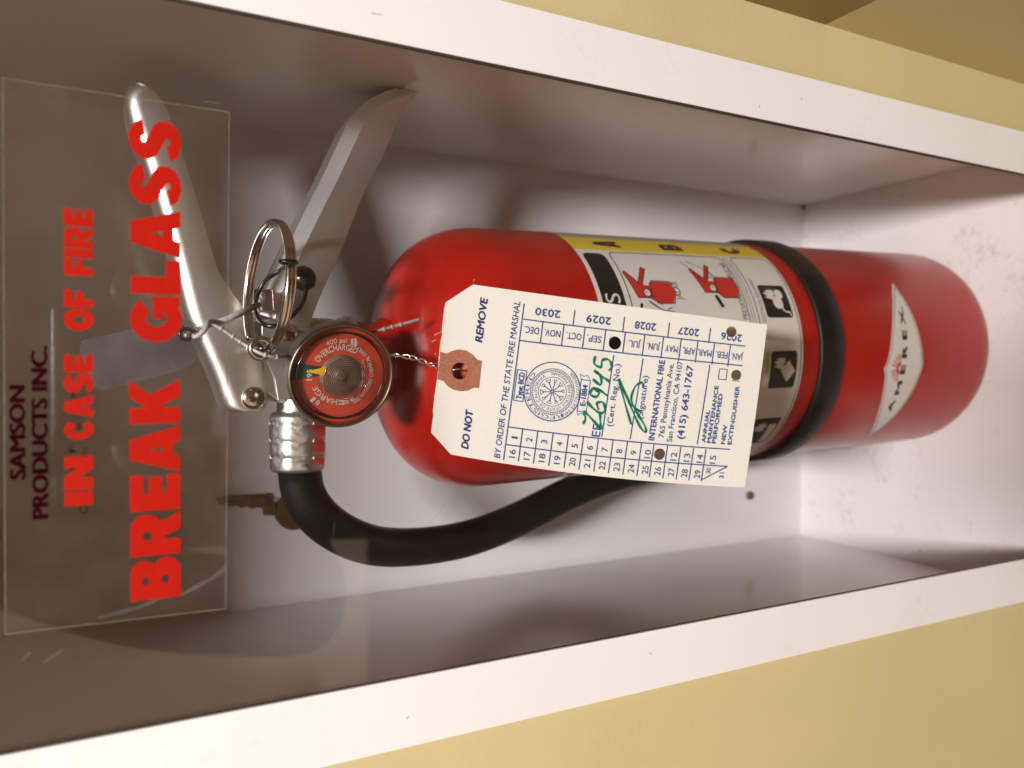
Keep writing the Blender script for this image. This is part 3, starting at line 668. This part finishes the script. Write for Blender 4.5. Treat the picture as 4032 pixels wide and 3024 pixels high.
def octo(profile, C, corner=.075):
    V, Fc = [], []; seg = 48
    for i, (r, h) in enumerate(profile):
        for k in range(seg):
            a = 2 * PI * k / seg; q = 2 * PI / 8; d = abs(((a + q / 2) % q) - q / 2)
            f = 1.0 if i < 3 else 1 + corner * (1 / max(math.cos(q / 2 - d), .92) - 1.0) + .035 * (1 - d / (q / 2))
            V.append(Vector(C) + Vector((-h, r * f * math.cos(a + .2), r * f * math.sin(a + .2))))
    for i in range(len(profile) - 1):
        for k in range(seg): Fc.append((i * seg + k, i * seg + (k + 1) % seg, (i + 1) * seg + (k + 1) % seg, (i + 1) * seg + k))
    return V, Fc
cou = mesh('hose_coupling', *octo(cp, (0, 100.5, -70.7)), 'cast', hose, smooth=True)
for i, x in enumerate((-21.6, -28.6, -35.6)):          # crimp dents on the facets
    for k in range(8):
        a = 2 * PI * (k + .5) / 8 + .2; rr = 10.9
        c = Vector((x, 100.5 + rr * math.cos(a), -70.7 + rr * math.sin(a))); t = Vector((0, -math.sin(a), math.cos(a))); nn = Vector((0, math.cos(a), math.sin(a)))
        V, Fc = [], []
        for sx in (-.55, .55):
            for stt in (-2.5, 2.5):
                for sn in (-.3, .42): V.append(c + Vector((sx, 0, 0)) + t * stt + nn * sn)
        Fc = [(0, 1, 3, 2), (4, 6, 7, 5), (0, 4, 5, 1), (2, 3, 7, 6), (0, 2, 6, 4), (1, 5, 7, 3)]
        if math.cos(a) < .3: mesh('crimp_rib', V, Fc, 'cast', cou)
mesh('hose_outlet', *lathe([(8.0, 0), (8.0, 5.4)], (-12.2, 101, -70.4), (-1, 0, 0), (0, 1, 0), 40), 'cast', hose, smooth=True)

# ================================================================== inspection tag
TAG = thing('inspection_tag', (0, 40, -230), 'cream cardboard inspection tag with blue calendar grid, wired to the extinguisher neck', 'tag')
c00, c10, c11, c01 = Vector((-32.8, 51.4, -118.9)), Vector((33.3, 46.9, -126.2)), Vector((18.8, 3.25, -237.1)), Vector((-47.4, 7.7, -229.9))
TW, TL = 66.7, 120.0
TN = (c10 - c00).cross(c01 - c00).normalized()
if TN.y > 0: TN = -TN
def tg(off):
    def f(a, b_):
        s = b_ / TL; a2 = a - 2.2 * (1 - a / TW) * 4 * s * (1 - s) if s > 0 else a
        t = a2 / TW
        p = c00 * (1 - s) * (1 - t) + c10 * (1 - s) * t + c11 * s * t + c01 * s * (1 - t)
        wv = -1.3 * 4 * s * (1 - s) + 0.8 * math.sin(t * PI) - .8
        return p + TN * (off + wv)
    return f
def thicken(o, t):                # sheet grows away from the viewer's side
    d = sum((p.normal * p.area for p in o.data.polygons), Vector()).dot(TN)
    sd = o.modifiers.new('solid', 'SOLIDIFY'); sd.thickness = t * S; sd.offset = -1 if d > 0 else 1
CO = [(0, 0), (0, 120), (TW, 120), (TW, 0), (58.4, -9.6), (7.7, -8.7)]
def edge_pts(P, step=4):
    out = []
    for i in range(len(P)):
        a, b_ = Vector(P[i]), Vector(P[(i + 1) % len(P)]); n_ = max(1, int((b_ - a).length / step))
        out += [tuple(a + (b_ - a) * k / n_) for k in range(n_)]
    return out
holes = [circle(32.8, -.8, 3.3, 28), circle(51.9, 58.9, 2.55, 24), circle(62.0, 105.7, 2.2, 24), circle(45.1, 109.9, 2.15, 24), circle(11.0, 83.1, 2.3, 24)]
def refine2(shape, L):
    V, Fc = refine(shape, L); V, Fc = refine(([(y, x) for x, y in V], Fc), L); return [(y, x) for x, y in V], Fc
card = mapped('card', refine2(curve2d([edge_pts(CO)] + holes), 4), tg(0), 'card', TAG)
thicken(card, .30)
pt = [(39.2, -9.2), (38.9, -6.6), (40.2, -4.6), (41.0, -2.4), (41.0, .6), (39.8, 3.4), (38.2, 5.2), (38.0, 7.2), (27.4, 7.5), (27.2, 5.4), (25.8, 3.4), (25.0, .8), (25.2, -2.2), (26.4, -4.8), (28.0, -6.4), (28.6, -9.0)]
patch = mapped('reinforcement_patch', curve2d([pt, circle(32.8, -.8, 3.3, 28)]), tg(.16), 'patch', TAG)
thicken(patch, .14)
pr_ = []
pr_b = []; pr_n = []
def T(s, a0, a1, b0, b1, bold=0.011, shear=0.0):
    q = refine(text2d(s, a0, a1, b0, b1, shear=shear), 4); (pr_b if bold > .0145 else pr_n).append(q); pr_.append(q); return
    pr_.append(refine(text2d(s, a0, a1, b0, b1, bold=min(bold, .012), shear=shear), 4))
def Tflip(s, a_c, b_left, b_right, h, bold=0.011):     # lettering turned a quarter, top towards the print's left edge side
    V, Fc = text2d(s, 0, b_right - b_left, 0, h)
    (pr_b if bold > .0145 else pr_n).append(([(a_c + h / 2 - y, b_right - x) for x, y in V], Fc))
    pr_.append(([(a_c + h / 2 - y, b_right - x) for x, y in V], Fc))
def Ln(a0, b0, a1, b1, w_=.5): pr_.append(line2d(a0, b0, a1, b1, w_, 16))
T('BY ORDER OF THE STATE FIRE MARSHAL', 1.7, 62.7, 19.2, 16.7, .009, .12)
Ln(1.2, 20.8, 62.2, 20.8); Ln(56.2, 20.8, 57.0, 112); Ln(47.9, 20.8, 49.1, 112); Ln(14.3, 20.8, 15.2, 111.6); Ln(7.4, 20.8, 8.3, 111.6)
for b_ in (29.1, 37.6, 46.1, 54.5, 62.5, 70.5, 78.2, 85.5, 92.4, 99.3, 105.9): Ln(48.2, b_, 56.6, b_)
for b_ in (41.2, 61.4, 79.9, 96.9): Ln(56.4, b_, 62.4, b_)
for i, b_ in enumerate((26.7, 32.8, 39.0, 45.2, 51.3, 57.4, 63.4, 69.3, 75.1, 80.2, 85.8, 91.3, 96.6, 101.7)): Ln(1.6, b_, 14.6, b_)
Ln(8.3, 111.6, 2.2, 101.8)
for s, b0 in (('2030', 25.6), ('2029', 46.2), ('2028', 66.0), ('2027', 83.8), ('2026', 101.6)): Tflip(s, 59.8, b0, b0 + (9.9 if b0 < 60 else 8.6), 2.9, .02)
for s, b0, b1 in (('DEC.', 22.0, 27.9), ('NOV.', 30.2, 36.6), ('OCT.', 39.0, 45.1), ('SEP.', 47.4, 53.2), ('AUG.', 56.4, 61.4), ('JUL.', 64.2, 69.2), ('JUN.', 72.0, 77.2), ('MAY', 79.4, 84.6), ('APR.', 86.6, 91.8), ('MAR.', 92.8, 98.6), ('FEB.', 100.4, 105.2), ('JAN.', 106.8, 111.6)): Tflip(s, 52.3, b0, b1, 2.7, .011)
bc = [20.8, 26.7, 32.8, 39.0, 45.2, 51.3, 57.4, 63.4, 69.3, 75.1, 80.2, 85.8, 91.3, 96.6, 101.7]
for i in range(15):
    b_ = bc[i] + (3.1 if i < 14 else 3.4) - .1; w_ = 1.5 if i < 9 and i else (.8 if not i else 3.3)
    T(str(i + 1), 10.6 - w_ / 2, 10.6 + w_ / 2, b_ + 1.3, b_ - 1.3)
    if i < 14: T(str(i + 16), 4.3 - 1.6, 4.3 + 1.6, b_ + 1.25, b_ - 1.35)
T('30', 4.9, 7.2, 104.9, 102.9); T('31', 3.3, 5.6, 110.6, 108.6)
# registration seal
sc_ = (30.2, 36.4)
def at_seal(shape): V, Fc = shape; return [(sc_[0] + x, sc_[1] - y) for x, y in V], Fc
for r, wd in ((11.3, .45), (8.8, .22), (7.9, .22), (5.6, .25)): pr_.append(ring2d(*sc_, r, wd))
for k in range(60):
    a = 2 * PI * k / 60; pr_.append(line2d(sc_[0] + 8.0 * math.cos(a), sc_[1] + 8.0 * math.sin(a), sc_[0] + 8.7 * math.cos(a + .07), sc_[1] + 8.7 * math.sin(a + .07), .2))
def sarc(s, R0, d0, d1, h, inward=False, b=.0):
    b = 0.0
    L = abs(math.radians(d1 - d0)) * R0; pr_.append(at_seal(bend(refine(text2d(s, 0, L, 0, h, bold=b), .8), R0, math.radians(d0), inward=inward)))
sarc('REGISTERED', 9.2, -122, 38, 1.6, b=.02); sarc('FIRE EXTINGUISHER', 10.9, 238, 128, 1.4, True)
sarc('STATE OF CALIFORNIA', 6.1, -128, 58, 1.3, b=.02); sarc('STATE FIRE MARSHAL', 7.5, 226, 76, 1.3, True, .02)
for k in range(10):
    a = 2 * PI * k / 10 + .15; ca, sa = math.cos(a), math.sin(a)
    pr_.append(line2d(sc_[0] + .3 * ca, sc_[1] + .3 * sa, sc_[0] + 4.0 * ca, sc_[1] + 4.0 * sa, .35))
    tip = (sc_[0] + 4.7 * ca, sc_[1] + 4.7 * sa); wq = 1.0 if k % 2 else .6
    pr_.append(poly2d([(sc_[0] + 3.2 * ca, sc_[1] + 3.2 * sa), (tip[0] - sa * wq, tip[1] + ca * wq), (tip[0] + sa * wq, tip[1] - ca * wq)], .25, True))
pr_.append(poly2d([(24.8, 21.5), (36.7, 21.5), (36.7, 25.3), (24.8, 25.3)], .4, True)); T('Type: BCD', 25.6, 35.8, 24.6, 22.3, .015)
pr_.append(poly2d([(24.1, 47.3), (36.3, 47.3), (36.3, 51.0), (24.1, 51.0)], .35, True)); T('E-1884', 26.4, 34.4, 50.2, 48.0, .02)
pr_.append(poly2d([(24.1, 47.3), (22.4, 47.8), (23.6, 49.0), (22.8, 50.2), (24.1, 51.0)], .25)); pr_.append(poly2d([(36.3, 47.3), (38.4, 46.6), (37.6, 48.2), (38.2, 49.6), (36.3, 51.0)], .25))
T('EE', 15.2, 20.0, 57.8, 54.2); Ln(15.3, 58.6, 47.2, 59.0); T('(Cert. Reg. No.)', 19.8, 44.0, 62.2, 59.8)
Ln(15.6, 70.2, 47.4, 71.0); T('(Signature)', 24.0, 40.8, 74.0, 71.6)
T('INTERNATIONAL FIRE', 16.2, 47.6, 80.0, 77.5, .02); T('765 Pennsylvania Ave.', 17.6, 46.8, 83.7, 81.4); T('San Francisco, CA 94107', 16.2, 48.0, 87.2, 84.9)
T('(415) 643-1767', 17.8, 46.8, 91.8, 89.0, .02)
Ln(16.2, 97.8, 48.0, 98.5)
for s, a1, b0 in (('ANNUAL', 30.0, 101.0), ('MAINTENANCE', 40.0, 103.2), ('PERFORMED', 37.0, 105.3), ('NEW', 24.8, 109.0), ('EXTINGUISHER', 40.8, 111.8)): T(s, 17.2, a1, b0, b0 - 1.7, .016)
for b0 in (102.7, 108.4): pr_.append(poly2d([(42.8, b0), (46.9, b0), (46.9, b0 + 3.2), (42.8, b0 + 3.2)], .4, True))
# keep the print clear of the punched holes
def punch(shape):
    V, Fc = shape; H = [(32.8, -.8, 3.3), (51.9, 58.9, 2.55), (62.0, 105.7, 2.2), (45.1, 109.9, 2.15), (11.0, 83.1, 2.3)]
    keep = []
    for f in Fc:
        if any(any((V[i][0] - h[0]) ** 2 + (V[i][1] - h[1]) ** 2 < h[2] ** 2 for i in f) or ((sum(V[i][0] for i in f) / len(f) - h[0]) ** 2 + (sum(V[i][1] for i in f) / len(f) - h[1]) ** 2 < h[2] ** 2) for h in H): continue
        keep.append(f)
    return V, keep
lay = [(punch(refine2(join(*pr_), 2.2)), tg(.10))]
jb, jn = refine2(join(*pr_b), 2.2), refine2(join(*pr_n), 2.2)
for k_, (da, db) in enumerate(((.14, 0), (-.14, 0), (0, .10), (0, -.10))): lay.append((punch(shift(jb, da, db)), tg(.115 + .01 * k_)))
for k_, (da, db) in enumerate(((.055, .0), (-.055, .0), (0, .05))): lay.append((punch(shift(jn, da, db)), tg(.16 + .01 * k_)))
layered('printed_form', lay, 'blue_ink', TAG)
for wd_, a0_, a1_ in (('REMOVE', 45, 62.2), ('DO NOT', 3.3, 18.4)):
    q = refine(text2d(wd_, a0_, a1_, 6.35, 3.4, shear=.14), 4)
    layered('warning_print', [(shift(q, da, db), tg(.10 + .012 * k_)) for k_, (da, db) in enumerate(((0, 0), (.2, 0), (-.2, 0), (0, .12), (0, -.12)))], 'violet_ink', TAG)
hw = [stroke2d([(19.4, 50.4), (21.6, 51.0), (24.2, 50.2), (21.4, 54), (18.2, 57.8)], 1.1), stroke2d([(18.2, 57.9), (21, 57.2), (24.2, 56.6)], 1.1),
      stroke2d([(28.2, 50.6), (25.8, 53.6), (24.4, 57.0), (26.2, 58.4), (28.6, 57.0), (28.0, 54.8), (25.6, 55.8)], 1.1),
      stroke2d([(33.6, 52.2), (31.2, 51.6), (30.4, 54.0), (32.2, 55.0), (33.8, 52.4), (33.0, 55.4), (31.4, 58.6)], 1.1),
      stroke2d([(37.0, 51.8), (35.2, 55.2), (38.6, 54.8), (40.2, 52.2)], 1.1), stroke2d([(40.4, 51.8), (38.6, 55.2), (36.8, 58.8)], 1.1),
      stroke2d([(46.0, 51.6), (43.0, 51.6), (42.0, 54.4), (44.6, 54.6), (45.2, 57.0), (43.0, 58.8), (41.0, 57.8)], 1.1)]
hw += [stroke2d([(21.4, 69.8), (29, 66.2), (38.4, 62.2), (33.0, 65.8), (27, 69.4), (21, 73.4), (19.0, 76.0), (21.4, 75.4), (26, 71.6), (31, 68.4), (36.0, 69.2), (38.0, 71.6), (36.0, 72.6)], .95), stroke2d([(36.4, 63.6), (30.0, 67.6), (26.6, 73.0)], .8)]
mapped('handwriting', punch(refine(join(*hw), 3)), tg(.24), 'green_ink', TAG)
# twisted wire from hole to neck
h0 = tg(.6)(32.8, -3.2)
P1 = [Vector((5.2, 75, -88)), Vector((6.0, 62, -95)), Vector((5.0, 57, -104.5)), Vector((2.2, 54, -111.5)), Vector((0.2, 52.6, -117.0)), Vector(h0)]
ctr = catmull(P1, 14)
def strand(ph, r0):
    out = []
    for i, p in enumerate(ctr):
        d = (ctr[min(i + 1, len(ctr) - 1)] - ctr[max(i - 1, 0)]).normalized(); x, y = frame_of(d); q = i / (len(ctr) - 1)
        rr = r0 * (1 if q < .78 else max(.2, 1 + (q - .78) * 3.0 * (1 if ph else -1.2))); a = ph + i * .42
        out.append(p + (x * math.cos(a) + y * math.sin(a)) * rr)
    return out
s1, s2 = strand(0, .75), strand(PI, .75)
end = Vector(tg(-1.2)(31.0, -2.0))
mesh('wire', *tube(s1 + [Vector(tg(1.0)(33.4, -1.9)), Vector(tg(.1)(33.6, -1.0)), Vector(tg(-1.4)(33.0, -.6))], .34, 8), 'wire_metal', TAG, smooth=True)
mesh('wire', *tube(s2[:-8] + [Vector(tg(-.6)(33.6, -10.2)), Vector(tg(-1.2)(33.2, -6)), Vector(tg(-1.4)(33.0, -2))], .34, 8), 'wire_metal', TAG, smooth=True)

# ================================================================== black tamper seal
SEAL = thing('tamper_seal', (35, 74, -67), 'small black plastic ball seal looped around the pull pin ring', 'seal')
mesh('ball', *lathe([(.05, -4.9)] + [(4.9 * math.sin(a), -4.9 * math.cos(a)) for a in [PI * k / 14 for k in range(1, 14)]] + [(.05, 4.9)], (35, 74, -67.2), (.6, -.3, -.7), (1, 0, 0), 24), 'black_plastic', SEAL, smooth=True)
mesh('ball_seam', *tube([Vector((35, 74, -67.2)) + (Vector((.6, .2, .75)).normalized() * math.cos(a) + Vector((.1, -.97, .2)).normalized() * math.sin(a)) * 4.9 for a in [2 * PI * k / 40 for k in range(40)]], .22, 6, True), 'black_plastic', SEAL, smooth=True)
mesh('loop', *tube(catmull([(33, 73, -68.5), (30.8, 72, -68.0), (25.5, 70, -66.2), (21.6, 68, -63.2), (18.4, 66, -59.4), (16.0, 64, -54.8), (16.8, 67, -51.2), (20.5, 74, -50.0), (27.0, 78, -50.8), (33.4, 77, -53.5), (36.8, 70, -57.5), (36.9, 58, -58.0), (36.6, 46, -57.8), (36.2, 37.8, -56.6), (36.0, 36.8, -54.2), (36.2, 38.8, -52.0), (36.8, 44, -53.0), (36.6, 55, -58.5), (35.8, 70, -64)], 8), .85, 10), 'black_plastic', SEAL, smooth=True)

# ================================================================== beaded cable tie and small grey tag
TIE = thing('cable_tie', (14, 66, -34), 'thin grey plastic beaded tie threaded through the pull pin, tail beside the red neck', 'cable tie')
mesh('strap_bar', *tube([(16.4, 64, -35.0), (20.0, 67, -42.5), (24.2, 72, -50.6)], 1.15, 12), 'grey_plastic', TIE, smooth=True)
st_path = catmull([(11.6, 57.4, -24.0), (13.4, 60.6, -27.4), (15.2, 60, -30.6), (15.0, 59, -34.3), (11.9, 58.6, -39.1), (9.0, 58, -43.2), (5.6, 54.6, -48.6), (4.6, 55.5, -53.6), (5.0, 62, -58.2), (6.0, 75, -63), (10, 82, -74), (14.0, 82, -84), (14.6, 70, -89), (15.0, 60.5, -92.0), (17.2, 59.8, -99.5), (20.0, 59.5, -109.2)], 10)
mesh('strand', *tube(st_path, .62, 10), 'grey_plastic', TIE, smooth=True)
for k in (12, 24, 33, 41, 47, 54, 62, 70, 134, 138, 142):
    if k < len(st_path) - 1:
        d = (st_path[k + 1] - st_path[k - 1]).normalized(); p = st_path[k]
        mesh('bead', *tube([p - d * .55, p - d * .3, p + d * .3, p + d * .55], [.6, .95, .95, .6], 10), 'grey_plastic', TIE, smooth=True)
mesh('twist', *tube(catmull([(12.8, 60.8, -24.8), (11.4, 58.4, -27.6), (14.0, 57.6, -30.4), (16.6, 60.4, -31.8), (16.6, 63.6, -35.6)], 8), .9, 10), 'grey_plastic', TIE, smooth=True)
T2 = thing('service_tag', (8, 60, -12), 'small dull grey plastic tag with dark eyelet above the levers, behind the lettered decal', 'tag')
def t2(off): return lambda x, z: (x, 59.4 - off - (z + 24) * .10, z)
o2 = curve2d([[(17.2, -23.6), (15.6, -28.6), (13.0, -31.0), (8.4, -29.2), (3.2, -27.4), (1.2, -25.2), (-1.2, -19), (-6.8, .6), (-5.8, 3.2), (6.0, 7.2), (9.2, 6.6), (14.4, -12)], circle(12.1, -24.4, 1.3, 18)])
oo = mapped('tag_plate', o2, t2(0), 'tag_plastic', T2); sd = oo.modifiers.new('solid', 'SOLIDIFY'); sd.thickness = .0006
mesh('eyelet', *tube([Vector(t2(.3)(12.1 + 1.9 * math.cos(a), -24.4 + 1.9 * math.sin(a))) for a in [2 * PI * k / 28 for k in range(28)]], .62, 8, True), 'black_plastic', T2, smooth=True)

# ================================================================== key on the back panel
KEY = thing('brass_key', (-70, 180, -85), 'tarnished brass key against the cabinet back beside the hose', 'key')
def kk(x, z): return (-72.5 + x, 180.2, -84.5 + z)
head = [(10 * math.cos(a) * 1.02, -1.5 + 9.6 * math.sin(a)) for a in [math.radians(118 + 304 * k / 26) for k in range(27)]]
blade = [(4.9, 8.4), (4.9, 13), (9.6, 13.2), (9.8, 33), (8.6, 36.6), (6.2, 35.2), (5.6, 31.8), (4.2, 29.6), (5.0, 27.0), (3.2, 24.6), (4.4, 22.0), (2.4, 19.4), (3.8, 17.0), (2.4, 14.4), (-1.2, 13.6), (-1.6, 8.4)]
kp = mapped('key_plate', curve2d([[(h[0], h[1]) for h in head] + [(-4.6, 7.2), (-1.6, 8.4)] + list(reversed(blade[:-1])), circle(0, -6, 2.4, 20)]), kk, 'brass', KEY)
sd = kp.modifiers.new('solid', 'SOLIDIFY'); sd.thickness = .0022; sd.offset = 0
mesh('blade_groove', *box(-72.5 + 6.6, -72.5 + 7.6, 178.7, 179.2, -84.5 + 12, -84.5 + 33), 'screw_brown', KEY)
mesh('mount_stud', *lathe([(2.2, 0), (2.2, 5.2), (1.4, 6.0), (.05, 6.2)], (-72.5, YB, -90.5), (0, -1, 0), (1, 0, 0), 16), 'screw_brown', cab, smooth=True)

# ================================================================== photographer, seen only as a dark reflection in the pane
PER = thing('person', (0, -660, -1290), 'person in dark brown clothes holding up a phone, seen only reflected in the pane', 'person')
M['cloth_dark'] = plain('dark_jacket', (0.030, 0.019, 0.015), 0.85, var=0.3, scale=60)
M['trousers'] = plain('brown_trousers', (0.085, 0.045, 0.036), 0.85, var=0.3, scale=60)
M['skin'] = plain('skin', (0.36, 0.19, 0.13), 0.5, var=0.08, scale=60)
M['hair'] = plain('hair', (0.02, 0.013, 0.01), 0.6, var=0.3, scale=200)
def skin_body(name, nodes, edges, mat, parent, root=0):
    me = bpy.data.meshes.new(name); me.from_pydata([Vector(p[:3]) * S for p in nodes], edges, [])
    o = link(name, me, mat, parent)
    o.modifiers.new('skin', 'SKIN'); x = o.modifiers.new('sub', 'SUBSURF'); x.levels = 2; x.render_levels = 2
    sv = me.skin_vertices[0].data
    for i, p in enumerate(nodes): sv[i].radius = (p[3] * S, p[4] * S); sv[i].use_root = (i == root)
    return o
nodes = [(0, -690, -380, 275, 150), (0, -695, -180, 215, 125), (0, -700, 20, 195, 110), (0, -695, 110, 70, 65), (0, -690, 170, 52, 55),
         (120, -690, -580, 165, 130), (115, -680, -860, 110, 95), (110, -690, -1230, 46, 48), (112, -610, -1270, 40, 26),
         (-120, -690, -580, 165, 130), (-115, -680, -860, 110, 95), (-110, -690, -1230, 46, 48), (-112, -610, -1270, 40, 26),
         (195, -690, 70, 66, 66), (240, -640, -60, 56, 56), (252, -580, -190, 52, 52), (150, -430, -130, 40, 40), (76, -318, -76, 30, 28),
         (-195, -690, 70, 66, 66), (-240, -640, -60, 56, 56), (-252, -580, -190, 52, 52), (-150, -430, -130, 40, 40), (-76, -318, -76, 30, 28)]
edges = [(0, 1), (1, 2), (2, 3), (3, 4), (0, 5), (5, 6), (6, 7), (7, 8), (0, 9), (9, 10), (10, 11), (11, 12), (2, 13), (13, 14), (14, 15), (15, 16), (16, 17), (2, 18), (18, 19), (19, 20), (20, 21), (21, 22)]
bd = skin_body('clothed_body', nodes, edges, 'cloth_dark', PER)
bd.data.materials.append(M['trousers'])
hd = [(0, -680, 150, 56, 58), (0, -665, 215, 74, 88), (0, -660, 285, 76, 96), (0, -670, 345, 55, 70), (0, -570, 235, 10, 10), (0, -552, 228, 10, 9)]
skin_body('head', hd, [(0, 1), (1, 2), (2, 3), (1, 4), (4, 5)], 'skin', PER)
skin_body('hair', [(0, -700, 240, 82, 70), (0, -690, 310, 84, 96), (0, -680, 352, 62, 74)], [(0, 1), (1, 2)], 'hair', PER)
for s_ in (-1, 1):
    hn = [(s_ * 74, -316, -74, 22, 24), (s_ * 56, -288, -60, 20, 30), (s_ * 46, -268, -40, 17, 32)]
    he = [(0, 1), (1, 2)]
    for k in range(4):
        q = len(hn); zz = -66 + 18 * k
        hn += [(s_ * 50, -256, zz, 8.5, 8.5), (s_ * 46, -243, zz + 2, 8, 8), (s_ * 36, -241, zz + 3, 7, 7)]; he += [(2, q), (q, q + 1), (q + 1, q + 2)]
    q = len(hn); hn += [(s_ * 40, -280, -20, 10, 10), (s_ * 26, -272, -6, 9, 9), (s_ * 14, -264, -2, 8, 8)]; he += [(1, q), (q, q + 1), (q + 1, q + 2)]
    skin_body('hand', hn, he, 'skin', PER)
PH = thing('phone', (0, -250, -100), 'dark slab phone held upright in front of the person, seen only as a reflection', 'phone')
pc = Vector((0, -226, 0)) + (-F * 9 + R * 52 + U * -4) * 1.0
pv = [tuple(pc + R * a + U * b_ + F * c_) for a in (-74, 74) for b_ in (-37, 37) for c_ in (-4, 4)]
mesh('phone_body', pv, [(0, 1, 3, 2), (4, 6, 7, 5), (0, 4, 5, 1), (2, 3, 7, 6), (0, 2, 6, 4), (1, 5, 7, 3)], 'black_plastic', PH, mods=[('bevel', 3, 3)])
